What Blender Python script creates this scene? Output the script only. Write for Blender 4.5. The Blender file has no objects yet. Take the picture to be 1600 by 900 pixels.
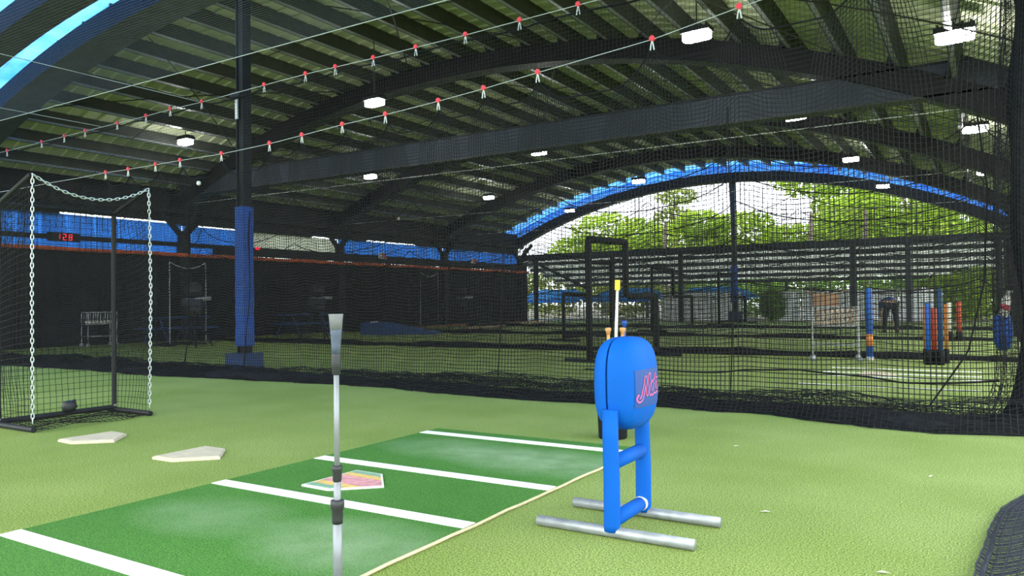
import bpy, math, random
import numpy as np
from mathutils import Matrix, Vector

# ------------------------------------------------------------------ camera
sc = bpy.context.scene
COL = sc.collection
R = math.radians
cam_d = bpy.data.cameras.new('camera')
cam_d.sensor_width = 36.0
cam_d.lens = 1190.0 / 1600.0 * 36.0
cam_d.clip_start = 0.05
cam_d.clip_end = 400
cam = bpy.data.objects.new('camera', cam_d)
COL.objects.link(cam)
cam.matrix_world = (Matrix.Translation((0, 0, 1.08)) @ Matrix.Rotation(R(31.67), 4, 'Z')
                    @ Matrix.Rotation(R(91.01), 4, 'X') @ Matrix.Rotation(R(-0.68), 4, 'Z'))
sc.camera = cam

# ------------------------------------------------------------------ sky and exposure
world = bpy.data.worlds.new('overcast_sky')
sc.world = world
world.use_nodes = True
_bg = world.node_tree.nodes['Background']
_bg.inputs['Color'].default_value = (0.90, 0.96, 1.0, 1)
_bg.inputs['Strength'].default_value = 5.4
LAMP_POWER = 95.0

vs = sc.view_settings
vs.view_transform = 'Standard'
vs.look = 'None'
vs.exposure = 0.0
vs.gamma = 1.0
vs.use_curve_mapping = False

rng = random.Random(7)
nrng = np.random.default_rng(11)

# ------------------------------------------------------------------ materials
M = {}


def mat(name, col, rough=0.6, metal=0.0, var=0.0, vscale=6.0, bump=0.0, bscale=80.0, emit=None, trans=0.0, spec=0.5, col2=None):
    m = bpy.data.materials.new(name)
    m.use_nodes = True
    nt = m.node_tree
    b = nt.nodes['Principled BSDF']
    b.inputs['Roughness'].default_value = rough
    b.inputs['Metallic'].default_value = metal
    b.inputs['Specular IOR Level'].default_value = spec
    c4 = (*col, 1)
    b.inputs['Base Color'].default_value = c4
    src = None
    if var or bump or col2:
        tc = nt.nodes.new('ShaderNodeTexCoord')
        geo = nt.nodes.new('ShaderNodeNewGeometry')
    if var or col2:
        n = nt.nodes.new('ShaderNodeTexNoise')
        n.inputs['Scale'].default_value = vscale
        n.inputs['Detail'].default_value = 6
        nt.links.new(geo.outputs['Position'], n.inputs['Vector'])
        r = nt.nodes.new('ShaderNodeValToRGB')
        r.color_ramp.elements[0].position = 0.3
        r.color_ramp.elements[1].position = 0.7
        if col2:
            r.color_ramp.elements[0].color = c4
            r.color_ramp.elements[1].color = (*col2, 1)
        else:
            r.color_ramp.elements[0].color = (*[max(0, c * (1 - var)) for c in col], 1)
            r.color_ramp.elements[1].color = (*[min(1, c * (1 + var)) for c in col], 1)
        nt.links.new(n.outputs['Fac'], r.inputs['Fac'])
        nt.links.new(r.outputs['Color'], b.inputs['Base Color'])
        src = r.outputs['Color']
    if bump:
        n2 = nt.nodes.new('ShaderNodeTexNoise')
        n2.inputs['Scale'].default_value = bscale
        n2.inputs['Detail'].default_value = 3
        nt.links.new(geo.outputs['Position'], n2.inputs['Vector'])
        bn = nt.nodes.new('ShaderNodeBump')
        bn.inputs['Strength'].default_value = bump
        bn.inputs['Distance'].default_value = 0.01
        nt.links.new(n2.outputs['Fac'], bn.inputs['Height'])
        nt.links.new(bn.outputs['Normal'], b.inputs['Normal'])
    if emit:
        b.inputs['Emission Color'].default_value = (*emit[0], 1)
        b.inputs['Emission Strength'].default_value = emit[1]
    if trans:
        t = nt.nodes.new('ShaderNodeBsdfTranslucent')
        t.inputs['Color'].default_value = c4
        if src:
            nt.links.new(src, t.inputs['Color'])
        mx = nt.nodes.new('ShaderNodeMixShader')
        mx.inputs['Fac'].default_value = trans
        out = nt.nodes['Material Output']
        nt.links.new(b.outputs[0], mx.inputs[1])
        nt.links.new(t.outputs[0], mx.inputs[2])
        nt.links.new(mx.outputs[0], out.inputs['Surface'])
    M[name] = m
    return m


def turf(name, a, b, fibre, worn=None):
    """short artificial grass: broad tone drift, fine fibre speckle, optional chalky wear spots (x, y, rx, ry)"""
    m = bpy.data.materials.new(name)
    m.use_nodes = True
    nt = m.node_tree
    N, L = nt.nodes, nt.links
    bs = N['Principled BSDF']
    bs.inputs['Roughness'].default_value = 0.85
    bs.inputs['Specular IOR Level'].default_value = 0.25
    geo = N.new('ShaderNodeNewGeometry')

    def noise(s, d, rough=0.5):
        n = N.new('ShaderNodeTexNoise')
        n.inputs['Scale'].default_value = s
        n.inputs['Detail'].default_value = d
        n.inputs['Roughness'].default_value = rough
        L.new(geo.outputs['Position'], n.inputs['Vector'])
        return n

    def mix(kind, fac, x, y):
        q = N.new('ShaderNodeMix')
        q.data_type = 'RGBA'
        q.blend_type = kind
        for sock, v in ((q.inputs['Factor'], fac), (q.inputs[6], x), (q.inputs[7], y)):
            if isinstance(v, (int, float)):
                sock.default_value = v
            elif isinstance(v, tuple):
                sock.default_value = (*v, 1)
            else:
                L.new(v, sock)
        return q.outputs[2]
    big = noise(0.9, 4)
    r1 = N.new('ShaderNodeValToRGB')
    r1.color_ramp.elements[0].position = 0.35
    r1.color_ramp.elements[1].position = 0.65
    r1.color_ramp.elements[0].color = (*a, 1)
    r1.color_ramp.elements[1].color = (*b, 1)
    L.new(big.outputs['Fac'], r1.inputs['Fac'])
    fine = noise(130, 4, 0.75)
    r2 = N.new('ShaderNodeValToRGB')
    r2.color_ramp.elements[0].position = 0.41
    r2.color_ramp.elements[1].position = 0.59
    r2.color_ramp.elements[0].color = (1 - fibre,) * 3 + (1,)
    r2.color_ramp.elements[1].color = (1 + fibre * 0.6,) * 3 + (1,)
    L.new(fine.outputs['Fac'], r2.inputs['Fac'])
    c = mix('MULTIPLY', 1.0, r1.outputs['Color'], r2.outputs['Color'])
    if worn:
        sep = N.new('ShaderNodeSeparateXYZ')
        L.new(geo.outputs['Position'], sep.inputs[0])
        patch = noise(5, 5)
        for (px, py, rx, ry, amt) in worn:
            def mth(op, *ins):
                q = N.new('ShaderNodeMath')
                q.operation = op
                for i, v in enumerate(ins):
                    if isinstance(v, (int, float)):
                        q.inputs[i].default_value = v
                    else:
                        L.new(v, q.inputs[i])
                return q.outputs[0]
            dx = mth('MULTIPLY', mth('SUBTRACT', sep.outputs[0], px), 1 / rx)
            dy = mth('MULTIPLY', mth('SUBTRACT', sep.outputs[1], py), 1 / ry)
            d2 = mth('ADD', mth('MULTIPLY', dx, dx), mth('MULTIPLY', dy, dy))
            f = mth('MAXIMUM', mth('SUBTRACT', 1.0, d2), 0.0)
            f = mth('MULTIPLY', mth('MULTIPLY', f, patch.outputs['Fac']), amt * 2)
            c = mix('MIX', f, c, (0.50, 0.58, 0.42))
    L.new(c, bs.inputs['Base Color'])
    bn = N.new('ShaderNodeBump')
    bn.inputs['Strength'].default_value = 0.5
    bn.inputs['Distance'].default_value = 0.012
    L.new(fine.outputs['Fac'], bn.inputs['Height'])
    L.new(bn.outputs['Normal'], bs.inputs['Normal'])
    M[name] = m
    return m


turf('turf_green', (0.222, 0.310, 0.064), (0.280, 0.365, 0.096), 0.72)
turf('mat_green', (0.056, 0.190, 0.026), (0.075, 0.225, 0.036), 0.5,
     worn=[(-2.42, 2.5, .6, .42, .26), (-3.35, 2.5, .55, .36, .16), (-2.5, 4.42, .85, .45, .28), (-3.3, 4.5, .7, .4, .18)])
mat('chalk_white', (0.83, 0.84, 0.80), 0.8, var=0.05, vscale=30, bump=0.3, bscale=200)
mat('cream_backing', (0.62, 0.52, 0.32), 0.8, var=0.15, vscale=20)
mat('plate_rubber', (0.56, 0.48, 0.36), 0.6, var=0.10, vscale=14)
mat('plate_white', (0.74, 0.74, 0.66), 0.6)
mat('band_teal', (0.20, 0.36, 0.25), 0.6, var=.2, vscale=25)
mat('band_yellow', (0.68, 0.45, 0.14), 0.6, var=.2, vscale=25)
mat('band_pink', (0.62, 0.28, 0.30), 0.6, var=.25, vscale=25)
mat('steel_black', (0.022, 0.023, 0.025), 0.55, var=0.2, vscale=3, spec=.12)
mat('steel_arch', (0.012, 0.012, 0.013), 0.6, var=0.25, vscale=2, spec=.12)
mat('steel_slate', (0.040, 0.047, 0.060), 0.6, var=0.15, vscale=2, spec=.12)
mat('purlin_grey', (0.055, 0.06, 0.055), 0.55, var=0.15, vscale=4, spec=.12)
mat('galvanised', (0.33, 0.345, 0.355), 0.45, metal=0.5, var=0.18, vscale=18, bump=.1, bscale=60)
mat('roof_sheet', (0.56, 0.60, 0.41), 0.6, var=0.08, vscale=2)
mat('blue_sheet', (0.03, 0.20, 0.75), 0.5, var=0.0, trans=0.8, col2=(0.16, 0.46, 0.95), vscale=1.2)
mat('blue_tarp', (0.02, 0.13, 0.50), 0.6, trans=0.65, var=0.25, vscale=1.5)
mat('clear_sheet', (0.36, 0.38, 0.31), 0.6, trans=0.5, var=0.12, vscale=2)
mat('net_black', (0.018, 0.019, 0.019), 0.7, spec=.12)
mat('net_grey', (0.15, 0.15, 0.14), 0.7)
mat('net_heap', (0.010, 0.011, 0.012), 0.9, var=0.4, vscale=22, bump=.8, bscale=60, spec=.12)
mat('net_black_lit', (0.05, 0.056, 0.075), 0.8, spec=.12)  # black netting where it looks lit, the light put into a paler colour
mat('rope_black', (0.012, 0.012, 0.012), 0.8, spec=.12)
mat('cable_white', (0.48, 0.50, 0.45), 0.5)
mat('cable_dark', (0.02, 0.02, 0.02), 0.5)
mat('pulley_red', (0.75, 0.035, 0.05), 0.45)
mat('strap_white', (0.66, 0.66, 0.62), 0.5)
mat('pad_royal', (0.002, 0.075, 0.38), 0.6, var=0.12, vscale=3, bump=.15, bscale=40)
mat('pad_navy', (0.012, 0.045, 0.14), 0.6, var=0.2, vscale=4)
mat('vinyl_blue', (0.001, 0.088, 0.41), 0.7, var=0.08, vscale=5, bump=.15, bscale=28, spec=.15)
mat('patch_navy', (0.006, 0.05, 0.23), 0.6)
mat('letter_pink', (0.85, 0.13, 0.28), 0.5)
mat('chain_zinc', (0.62, 0.68, 0.66), 0.38, metal=0.55)
mat('tee_rubber_grey', (0.15, 0.155, 0.16), 0.7, var=.12, vscale=40)
mat('tee_rubber_slate', (0.06, 0.08, 0.115), 0.65, var=.2, vscale=30)
mat('tee_rubber_black', (0.018, 0.019, 0.021), 0.5)
mat('tee_tube', (0.22, 0.235, 0.25), 0.42, metal=.3, var=.06, vscale=12)
mat('bucket_black', (0.012, 0.013, 0.014), 0.6, spec=.12)
mat('bat_wood', (0.56, 0.27, 0.09), 0.45, var=.15, vscale=30)
mat('bat_blue', (0.01, 0.06, 0.30), 0.35)
mat('bat_white', (0.62, 0.60, 0.52), 0.5)
mat('tip_yellow', (0.85, 0.55, 0.02), 0.5)
mat('foam_blue', (0.006, 0.085, 0.42), 0.6)
mat('foam_navy', (0.008, 0.045, 0.14), 0.6)
mat('foam_red', (0.50, 0.055, 0.02), 0.6)
mat('foam_orange', (0.62, 0.20, 0.03), 0.6)
mat('ball_worn', (0.45, 0.34, 0.24), 0.75, var=.3, vscale=9)
mat('ball_white', (0.72, 0.70, 0.62), 0.7)
mat('cardboard', (0.26, 0.15, 0.08), 0.85, var=.2, vscale=5)
mat('clay', (0.30, 0.12, 0.04), 0.9, var=.3, vscale=3)
mat('plywood', (0.42, 0.30, 0.17), 0.8, var=.25, vscale=6)
mat('curtain_black', (0.016, 0.016, 0.017), 0.9, var=.35, vscale=1.2, bump=.3, bscale=5, spec=.12)
mat('hem_orange', (0.62, 0.12, 0.04), 0.8, var=.3, vscale=3)
mat('bench_blue', (0.01, 0.055, 0.20), 0.6)
mat('screen_foam', (0.016, 0.017, 0.017), 0.8, spec=.12)
mat('white_board', (0.88, 0.90, 0.93), 0.6, var=.06, vscale=2)
mat('canopy_blue', (0.02, 0.34, 0.92), 0.6, trans=.6)
mat('bark', (0.13, 0.10, 0.075), 0.9, var=.3, vscale=6, bump=.5, bscale=20)
mat('leaf_lime', (0.46, 0.60, 0.05), 0.55, trans=.5, col2=(0.26, 0.42, 0.03), vscale=.9)
mat('leaf_green', (0.26, 0.42, 0.05), 0.55, trans=.45, col2=(0.13, 0.25, 0.04), vscale=.9)
mat('leaf_olive', (0.34, 0.40, 0.07), 0.55, trans=.45, col2=(0.18, 0.24, 0.04), vscale=.9)
mat('led_lens', (1, 1, 1), 0.5, emit=((1, 1, 0.97), LAMP_POWER))
mat('led_red', (0.6, 0.0, 0.02), 0.5, emit=((1, 0.02, 0.05), 2.2))
mat('sign_red', (0.55, 0.07, 0.09), 0.5)
mat('sign_white', (0.7, 0.7, 0.7), 0.5)
mat('skin', (0.42, 0.24, 0.15), 0.6)
mat('shirt_blue', (0.012, 0.05, 0.22), 0.8)
mat('trouser_dark', (0.018, 0.022, 0.032), 0.85, spec=.12)
mat('cap_lime', (0.35, 0.40, 0.03), 0.7)
mat('hair_dark', (0.015, 0.012, 0.01), 0.7)
mat('soil', (0.20, 0.19, 0.14), 0.9, var=.3, vscale=.6)
mat('litter', (0.50, 0.50, 0.36), 0.7)


# ------------------------------------------------------------------ mesh helpers
def link(o):
    COL.objects.link(o)
    return o


class MB:
    def __init__(s):
        s.v, s.f = [], []

    def add(s, vs_, fs_):
        o = len(s.v)
        s.v += [tuple(map(float, p)) for p in vs_]
        s.f += [tuple(i + o for i in f) for f in fs_]
        return s

    def box(s, c, d, rz=0.0, ry=0.0):
        m = Matrix.Translation(c) @ Matrix.Rotation(rz, 4, 'Z') @ Matrix.Rotation(ry, 4, 'Y')
        p = [m @ Vector((x * d[0] / 2, y * d[1] / 2, z * d[2] / 2)) for x in (-1, 1) for y in (-1, 1) for z in (-1, 1)]
        return s.add(p, [(0, 1, 3, 2), (4, 6, 7, 5), (0, 4, 5, 1), (2, 3, 7, 6), (0, 2, 6, 4), (1, 5, 7, 3)])

    def tube(s, path, r, n=8, closed=False, cap=True):
        path = [Vector(p) for p in path]
        k = len(path)
        rs = r if isinstance(r, (list, tuple)) else [r] * k
        vs_, fs_ = [], []
        up0 = None
        for i, p in enumerate(path):
            a = path[(i - 1) % k] if (closed or i > 0) else p
            b = path[(i + 1) % k] if (closed or i < k - 1) else p
            t = (b - a).normalized()
            if up0 is None:
                ref = Vector((0, 0, 1)) if abs(t.z) < 0.9 else Vector((1, 0, 0))
                up0 = t.cross(ref).normalized()
            up0 = (up0 - t * up0.dot(t)).normalized()
            w = t.cross(up0)
            for j in range(n):
                q = 2 * math.pi * j / n
                vs_.append(p + (up0 * math.cos(q) + w * math.sin(q)) * rs[i])
        for i in range(k if closed else k - 1):
            for j in range(n):
                i2 = (i + 1) % k
                fs_.append((i * n + j, i * n + (j + 1) % n, i2 * n + (j + 1) % n, i2 * n + j))
        if cap and not closed:
            fs_.append(tuple(range(n))[::-1])
            fs_.append(tuple((k - 1) * n + j for j in range(n)))
        return s.add(vs_, fs_)

    def lathe(s, prof, c=(0, 0, 0), n=20):
        """prof: (radius, z) pairs bottom to top"""
        vs_, fs_ = [], []
        for (r, z) in prof:
            for j in range(n):
                q = 2 * math.pi * j / n
                vs_.append((c[0] + r * math.cos(q), c[1] + r * math.sin(q), c[2] + z))
        for i in range(len(prof) - 1):
            for j in range(n):
                fs_.append((i * n + j, i * n + (j + 1) % n, (i + 1) * n + (j + 1) % n, (i + 1) * n + j))
        fs_.append(tuple(range(n))[::-1])
        fs_.append(tuple((len(prof) - 1) * n + j for j in range(n)))
        return s.add(vs_, fs_)

    def prism(s, poly, z0, z1):
        k = len(poly)
        vs_ = [(x, y, z0) for x, y in poly] + [(x, y, z1) for x, y in poly]
        fs_ = [tuple(range(k))[::-1], tuple(range(k, 2 * k))] + [(i, (i + 1) % k, (i + 1) % k + k, i + k) for i in range(k)]
        return s.add(vs_, fs_)

    def quad(s, a, b, c, d):
        return s.add([a, b, c, d], [(0, 1, 2, 3)])

    def build(s, name, m, parent=None, smooth=False, loc=None):
        me = bpy.data.meshes.new(name)
        me.from_pydata(s.v, [], s.f)
        me.update()
        if smooth:
            me.polygons.foreach_set('use_smooth', [True] * len(me.polygons))
        me.materials.append(M[m])
        o = link(bpy.data.objects.new(name, me))
        if parent:
            o.parent = parent
        if loc:
            o.location = loc
        return o


def np_mesh(name, verts, quads, m, parent=None):
    me = bpy.data.meshes.new(name)
    verts = np.ascontiguousarray(verts, dtype=np.float32)
    quads = np.ascontiguousarray(quads, dtype=np.int32)
    me.vertices.add(len(verts))
    me.vertices.foreach_set('co', verts.ravel())
    me.loops.add(quads.size)
    me.loops.foreach_set('vertex_index', quads.ravel())
    me.polygons.add(len(quads))
    me.polygons.foreach_set('loop_start', np.arange(0, quads.size, 4, dtype=np.int32))
    try:
        me.polygons.foreach_set('loop_total', np.full(len(quads), 4, dtype=np.int32))
    except Exception:
        pass
    me.update(calc_edges=True)
    me.validate()
    me.materials.append(M[m])
    o = link(bpy.data.objects.new(name, me))
    if parent:
        o.parent = parent
    return o


def tag(o, label, cat, group=None, kind=None):
    o['label'] = label
    o['category'] = cat
    if group:
        o['group'] = group
    if kind:
        o['kind'] = kind
    return o


def struct(o, label=None):
    o['kind'] = 'structure'
    if label:
        o['label'] = label
    return o


def thing(name, label, cat, loc=(0, 0, 0), rz=0.0, group=None):
    o = link(bpy.data.objects.new(name, None))
    o.empty_display_size = 0.1
    o.location = loc
    o.rotation_euler = (0, 0, rz)
    return tag(o, label, cat, group)


def dup(root, loc, rz, label):
    r = root.copy()
    COL.objects.link(r)
    r.location = loc
    r.rotation_euler = (0, 0, rz)
    r['label'] = label
    for ch in list(root.children):
        c = ch.copy()
        COL.objects.link(c)
        c.parent = r
        for g in list(ch.children):
            d = g.copy()
            COL.objects.link(d)
            d.parent = c
    return r


def fbm(x, y, seed=0):
    r = np.random.default_rng(seed)
    out = 0
    for k in range(7):
        a, b, p = r.uniform(-1, 1), r.uniform(-1, 1), r.uniform(0, 6.28)
        fq = 0.7 * 1.65 ** k
        out = out + np.sin((a * x + b * y) * fq + p) / 1.45 ** k
    return out / 2.2


def net(name, P, nu, nv, su, sv, w, m, parent=None, sides=3, ulist=None, vlist=None):
    """knotted netting: nu x nv strands over the surface P(u, v) -> (n,3); every strand is a thin tube (sides=3) or tape (sides=2)"""
    V, Q = [], []
    base = 0

    def strands(pts):
        nonlocal base
        S, K, _ = pts.shape
        t = np.gradient(pts, axis=1)
        t /= np.linalg.norm(t, axis=2, keepdims=True) + 1e-9
        ref = np.array([0.31, 0.87, 0.38])
        a = np.cross(t, ref)
        a /= np.linalg.norm(a, axis=2, keepdims=True) + 1e-9
        b = np.cross(t, a)
        ring = []
        if sides == 2:
            ref2 = np.array([-0.2, 1.0, 0.05])
            a = np.cross(t, ref2)
            a /= np.linalg.norm(a, axis=2, keepdims=True) + 1e-9
            ring = [pts + a * w / 2, pts - a * w / 2]
            pairs = [(0, 1)]
        else:
            for j in range(3):
                q = 2 * math.pi * j / 3
                ring.append(pts + (a * math.cos(q) + b * math.sin(q)) * w / 2)
            pairs = [(0, 1), (1, 2), (2, 0)]
        nr = len(ring)
        arr = np.stack(ring, axis=2)
        V.append(arr.reshape(-1, 3))
        idx = base + np.arange(S * K * nr).reshape(S, K, nr)
        for (i, j) in pairs:
            Q.append(np.stack([idx[:, :-1, i], idx[:, :-1, j], idx[:, 1:, j], idx[:, 1:, i]], axis=-1).reshape(-1, 4))
        base += S * K * nr
    us = np.linspace(0, 1, nu) if ulist is None else ulist
    vv = np.linspace(0, 1, sv)
    U, W = np.meshgrid(us, vv, indexing='ij')
    strands(P(U, W))
    vs2 = np.linspace(0, 1, nv) if vlist is None else vlist
    uu = np.linspace(0, 1, su)
    W, U = np.meshgrid(vs2, uu, indexing='ij')
    strands(P(U, W))
    return np_mesh(name, np.concatenate(V), np.concatenate(Q), m, parent)


ORD = ['first', 'second', 'third', 'fourth', 'fifth', 'sixth', 'seventh', 'eighth', 'ninth', 'tenth', 'eleventh', 'twelfth']

# ------------------------------------------------------------------ the hall: ground, roof, arches
# hall axes: X across the vault (arches span X), Y along it; the camera stands at the origin
X0, H0, R0 = -10.5, 6.5, 24.4          # crown line, soffit height, soffit radius
ZC = H0 - R0
XL, XR = -21.3, 1.2                    # eaves


def arc_pt(x, r):
    return ZC + math.sqrt(r * r - (x - X0) ** 2)


g = MB()
g.quad((-40, -14, 0), (22, -14, 0), (22, 36.2, 0), (-40, 36.2, 0))
struct(g.build('floor', 'turf_green'), 'green artificial turf floor of the batting cages')
g = MB()
g.quad((-90, 36.2, -.02), (60, 36.2, -.02), (60, 120, -.02), (-90, 120, -.02))
struct(g.build('ground', 'soil'), 'bare ground outside beyond the open end')

ceiling = link(bpy.data.objects.new('ceiling', None))
struct(ceiling, 'arched corrugated metal roof on steel purlins')
# corrugated sheets: ribs run across the vault
RS = R0 + 0.80
SW = 0.8


def sheet_mesh():
    b = MB()
    xs = np.linspace(XL - 0.6, XR + 0.5, 27)
    ys = []
    for k in range(2):
        o = k * 0.4
        ys += [(o, 0), (o + .30, 0), (o + .325, -.035), (o + .375, -.035)]
    ys.append((0.8, 0))
    n = len(ys)
    vs_ = []
    for x in xs:
        z = arc_pt(x, RS)
        nx, nz = (x - X0) / RS, (z - ZC) / RS
        for (y, d) in ys:
            vs_.append((x + nx * d, y, z + nz * d))
    fs_ = [(i * n + j, i * n + j + 1, (i + 1) * n + j + 1, (i + 1) * n + j) for i in range(len(xs) - 1) for j in range(n - 1)]
    return b.add(vs_, fs_)


first = {}
y = -1.8
sheets = 0
while y < 35.4:
    kind = 'blue_sheet' if (5.0 < y < 8.55 or y > 33.6) else 'roof_sheet'
    if kind not in first:
        first[kind] = o = sheet_mesh().build('roof_sheet', kind, ceiling)
    else:
        o = link(first[kind].copy())
        o.parent = ceiling
    o.location = (0, y, 0)
    y += SW

# purlins along the vault, on top of the arches
pl = MB()
pl.box((0, 21.05, .18), (.05, 25.2, .36))
lipm = MB().box((.040, 21.05, .006), (.075, 25.2, .016))  # paler lip stands in for the streaks of light along the purlin edges
pur = None
nP = 25
for i in range(nP):
    a = (i - (nP - 1) / 2) * 0.95 / (R0 + .4)
    if pur is None:
        pur = o = pl.build('purlin', 'purlin_grey', ceiling)
        lip = lipm.build('purlin_lip_glint', 'galvanised', o)
    else:
        o = link(pur.copy())
        o.parent = ceiling
        l2 = link(lip.copy())
        l2.parent = o
    o.location = (X0 + math.sin(a) * (R0 + .41), 0, ZC + math.cos(a) * (R0 + .41))
    o.rotation_euler = (0, a, 0)
# sway rods crossing under the purlins
for (ya, yb) in ((8.8, 14.7), (15.1, 21.5), (21.9, 28.3)):
    for xa, xb in ((-18.5, -14), (-14, -18.5), (-12, -8), (-8, -12), (-6, -2), (-2, -6)):
        pts = []
        for k in range(7):
            t = k / 6
            x = xa + (xb - xa) * t
            pts.append((x, ya + (yb - ya) * t, arc_pt(x, R0 + .37)))
        MB().tube(pts, .014, 4).build('brace_rod', 'cable_dark', ceiling)
for yy in (11.7, 18.3, 25.1):
    pts = []
    for k in range(25):
        x = XL + .5 + (XR - XL - 1) * k / 24
        pts.append((x, yy, arc_pt(x, R0 + .39)))
    MB().tube(pts, .011, 4).build('tie_rod', 'cable_dark', ceiling)


def arch(yc, width, label, x0=XL, x1=XR, cleats=True):
    t = thing('roof_arch', label, 'roof arch', (0, yc, 0))
    t['kind'] = 'structure'
    b = MB()
    n = 40
    vs_ = []
    for i in range(n + 1):
        x = x0 + (x1 - x0) * i / n
        z = arc_pt(x, R0)
        nx, nz = (x - X0) / R0, (z - ZC) / R0
        d = .42
        vs_ += [(x, -width / 2, z), (x, width / 2, z), (x + nx * d, width / 2, z + nz * d), (x + nx * d, -width / 2, z + nz * d)]
    fs_ = []
    for i in range(n):
        for j in range(4):
            fs_.append((i * 4 + j, i * 4 + (j + 1) % 4, (i + 1) * 4 + (j + 1) % 4, (i + 1) * 4 + j))
    fs_ += [(0, 3, 2, 1), (n * 4, n * 4 + 1, n * 4 + 2, n * 4 + 3)]
    b.add(vs_, fs_)
    b.build('arch_rib', 'steel_arch', t, True).data.polygons.foreach_set('use_smooth', [False] * (n * 4 + 2))
    fl = MB()
    for i in range(n):
        xa, xb = x0 + (x1 - x0) * i / n, x0 + (x1 - x0) * (i + 1) / n
        za, zb = arc_pt(xa, R0 - .012), arc_pt(xb, R0 - .012)
        w = width / 2 + .03
        fl.quad((xa, -w, za), (xb, -w, zb), (xb, w, zb), (xa, w, za))
    fl.build('soffit_flange', 'purlin_grey', t)
    cl = None
    for i in range(nP if cleats else 0):
        a = (i - (nP - 1) / 2) * 0.95 / (R0 + .4)
        if cl is None:
            cl = o = MB().box((0, 0, .1), (.1, .12, .2)).build('cleat', 'steel_arch', t)
        else:
            o = link(cl.copy())
            o.parent = t
        o.location = (X0 + math.sin(a) * (R0 + .41) - .08, -width / 2 - .05, ZC + math.cos(a) * (R0 + .41))
        o.rotation_euler = (0, a, 0)
    return t


arch(7.13, .5, 'black steel roof arch nearest the camera, above the blue skylight strip', cleats=False)
arch(8.43, .6, 'black steel roof arch resting on the tall blue-padded post', cleats=False)
arch(14.9, .36, 'black steel roof arch rising above the long slate tie beam')
arch(21.7, .36, 'black steel roof arch seen just below the slate tie beam')
arch(28.5, .36, 'black steel roof arch second from the open end')
arch(35.3, .36, 'black steel roof arch framing the open end with the trees', cleats=False)

# blue sheeting closing the slot between the end arch and the roof sheets
b = MB()
n = 44
vs_ = []
for i in range(n + 1):
    x = XL + (XR - XL) * i / n
    for r_ in (R0 + .38, RS):
        z = arc_pt(x, R0)
        nx, nz = (x - X0) / R0, (z - ZC) / R0
        vs_.append((x + nx * (r_ - R0), 35.3, z + nz * (r_ - R0)))
b.add(vs_, [(2 * i, 2 * i + 2, 2 * i + 3, 2 * i + 1) for i in range(n)])
b.build('end_closure', 'blue_sheet', ceiling)

# tie beam
tb = thing('tie_beam', 'long straight slate-grey tie beam below the big roof arch', 'beam', (0, 14.9, 0))
tb['kind'] = 'structure'
MB().box((-10.05, 0, 4.76), (22.4, .30, .52)).build('beam_web', 'steel_slate', tb)
MB().box((-10.05, 0, 5.035), (22.4, .36, .035)).build('top_flange', 'steel_black', tb)
MB().box((-10.05, 0, 4.487), (22.4, .36, .035)).build('bottom_flange', 'purlin_grey', tb)

# eave columns with forked heads
colL = None
for i, yc in enumerate((8.43, 14.9, 21.7, 28.5, 35.3)):
    for x, side in ((XL, 'left'), (XR, 'right')):
        if side == 'right' and i < 3:
            continue
        lb = ['nearest', 'second', 'third', 'fourth', 'last'][i]
        t = thing('eave_column', f'black steel column under the {side} eave, {lb} from the camera', 'column', (x, yc, 0))
        t['kind'] = 'structure'
        MB().box((0, 0, 1.7), (.3, .3, 3.4)).build('shaft', 'steel_black', t)
        s = 1 if side == 'left' else -1
        MB().tube([(0, 0, 3.2), (0, -.75, 3.95)], .09, 6).build('haunch', 'steel_black', t)
        MB().tube([(0, 0, 3.2), (0, .75, 3.95)], .09, 6).build('haunch', 'steel_black', t)
        MB().tube([(0, 0, 3.2), (s * .8, 0, 4.1)], .09, 6).build('haunch', 'steel_black', t)
MB_e = MB().box((0, 14.6, 4.02), (.22, 42, .16))
for x, nm in ((XL, 'trim_1'), (XR, 'trim_2')):
    struct(MB_e.build(nm, 'steel_black', loc=(x, 0, 0)), 'dark steel eave beam along the ' + ('left' if x < 0 else 'right') + ' side')

# tall padded centre post
t = thing('centre_post', 'tall black steel post with blue padding at its foot', 'post', (-10.42, 8.43, 0))
MB().box((0, 0, 3.24), (.13, .10, 6.48)).build('shaft', 'steel_black', t)
for sx in (-.075, .075):
    MB().box((sx, 0, 3.24), (.02, .17, 6.48)).build('flange', 'steel_black', t)
MB().box((.015, -.01, 1.55), (.21, .21, 2.3)).build('pad', 'pad_royal', t)
MB().box((0, -.01, .14), (.46, .40, .28)).build('base_box', 'pad_navy', t)
MB().box((-.05, -.10, 4.35), (.06, .02, .38)).build('plate', 'sign_white', t)
MB().box((0, -.1, 4.55), (.24, .16, .08)).build('bracket', 'steel_black', t)

# ------------------------------------------------------------------ left side wall
wl = link(bpy.data.objects.new('wall_left', None))
struct(wl, 'black netting curtain wall with an orange hem along the left side')
for k in range(10):
    y0, y1 = 4.0 + k * 3.2, 4.0 + (k + 1) * 3.2
    b = MB()
    n = 33
    vs_ = []
    for i in range(n):
        yy = y0 + (y1 - y0) * i / (n - 1)
        dx = .05 * math.sin(yy * 11) + .03 * math.sin(yy * 23)
        vs_ += [(XL + .1 + dx, yy, 0.0), (XL + .1 + dx * .6, yy, 1.4), (XL + .1 + dx * .3, yy, 2.62)]
    fs_ = [(i * 3 + j, i * 3 + 3 + j, i * 3 + 4 + j, i * 3 + 1 + j) for i in range(n - 1) for j in range(2)]
    b.add(vs_, fs_).build('curtain', 'curtain_black', wl, True)
    MB().tube([(XL + .16, y0, 2.66), (XL + .16, (y0 + y1) / 2, 2.64), (XL + .16, y1, 2.66)], .06, 6).build('hem', 'hem_orange', wl)
MB().box((XL + .02, 10, 2.975), (.12, 12, .13)).build('wall_rail', 'steel_black', wl)
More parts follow.
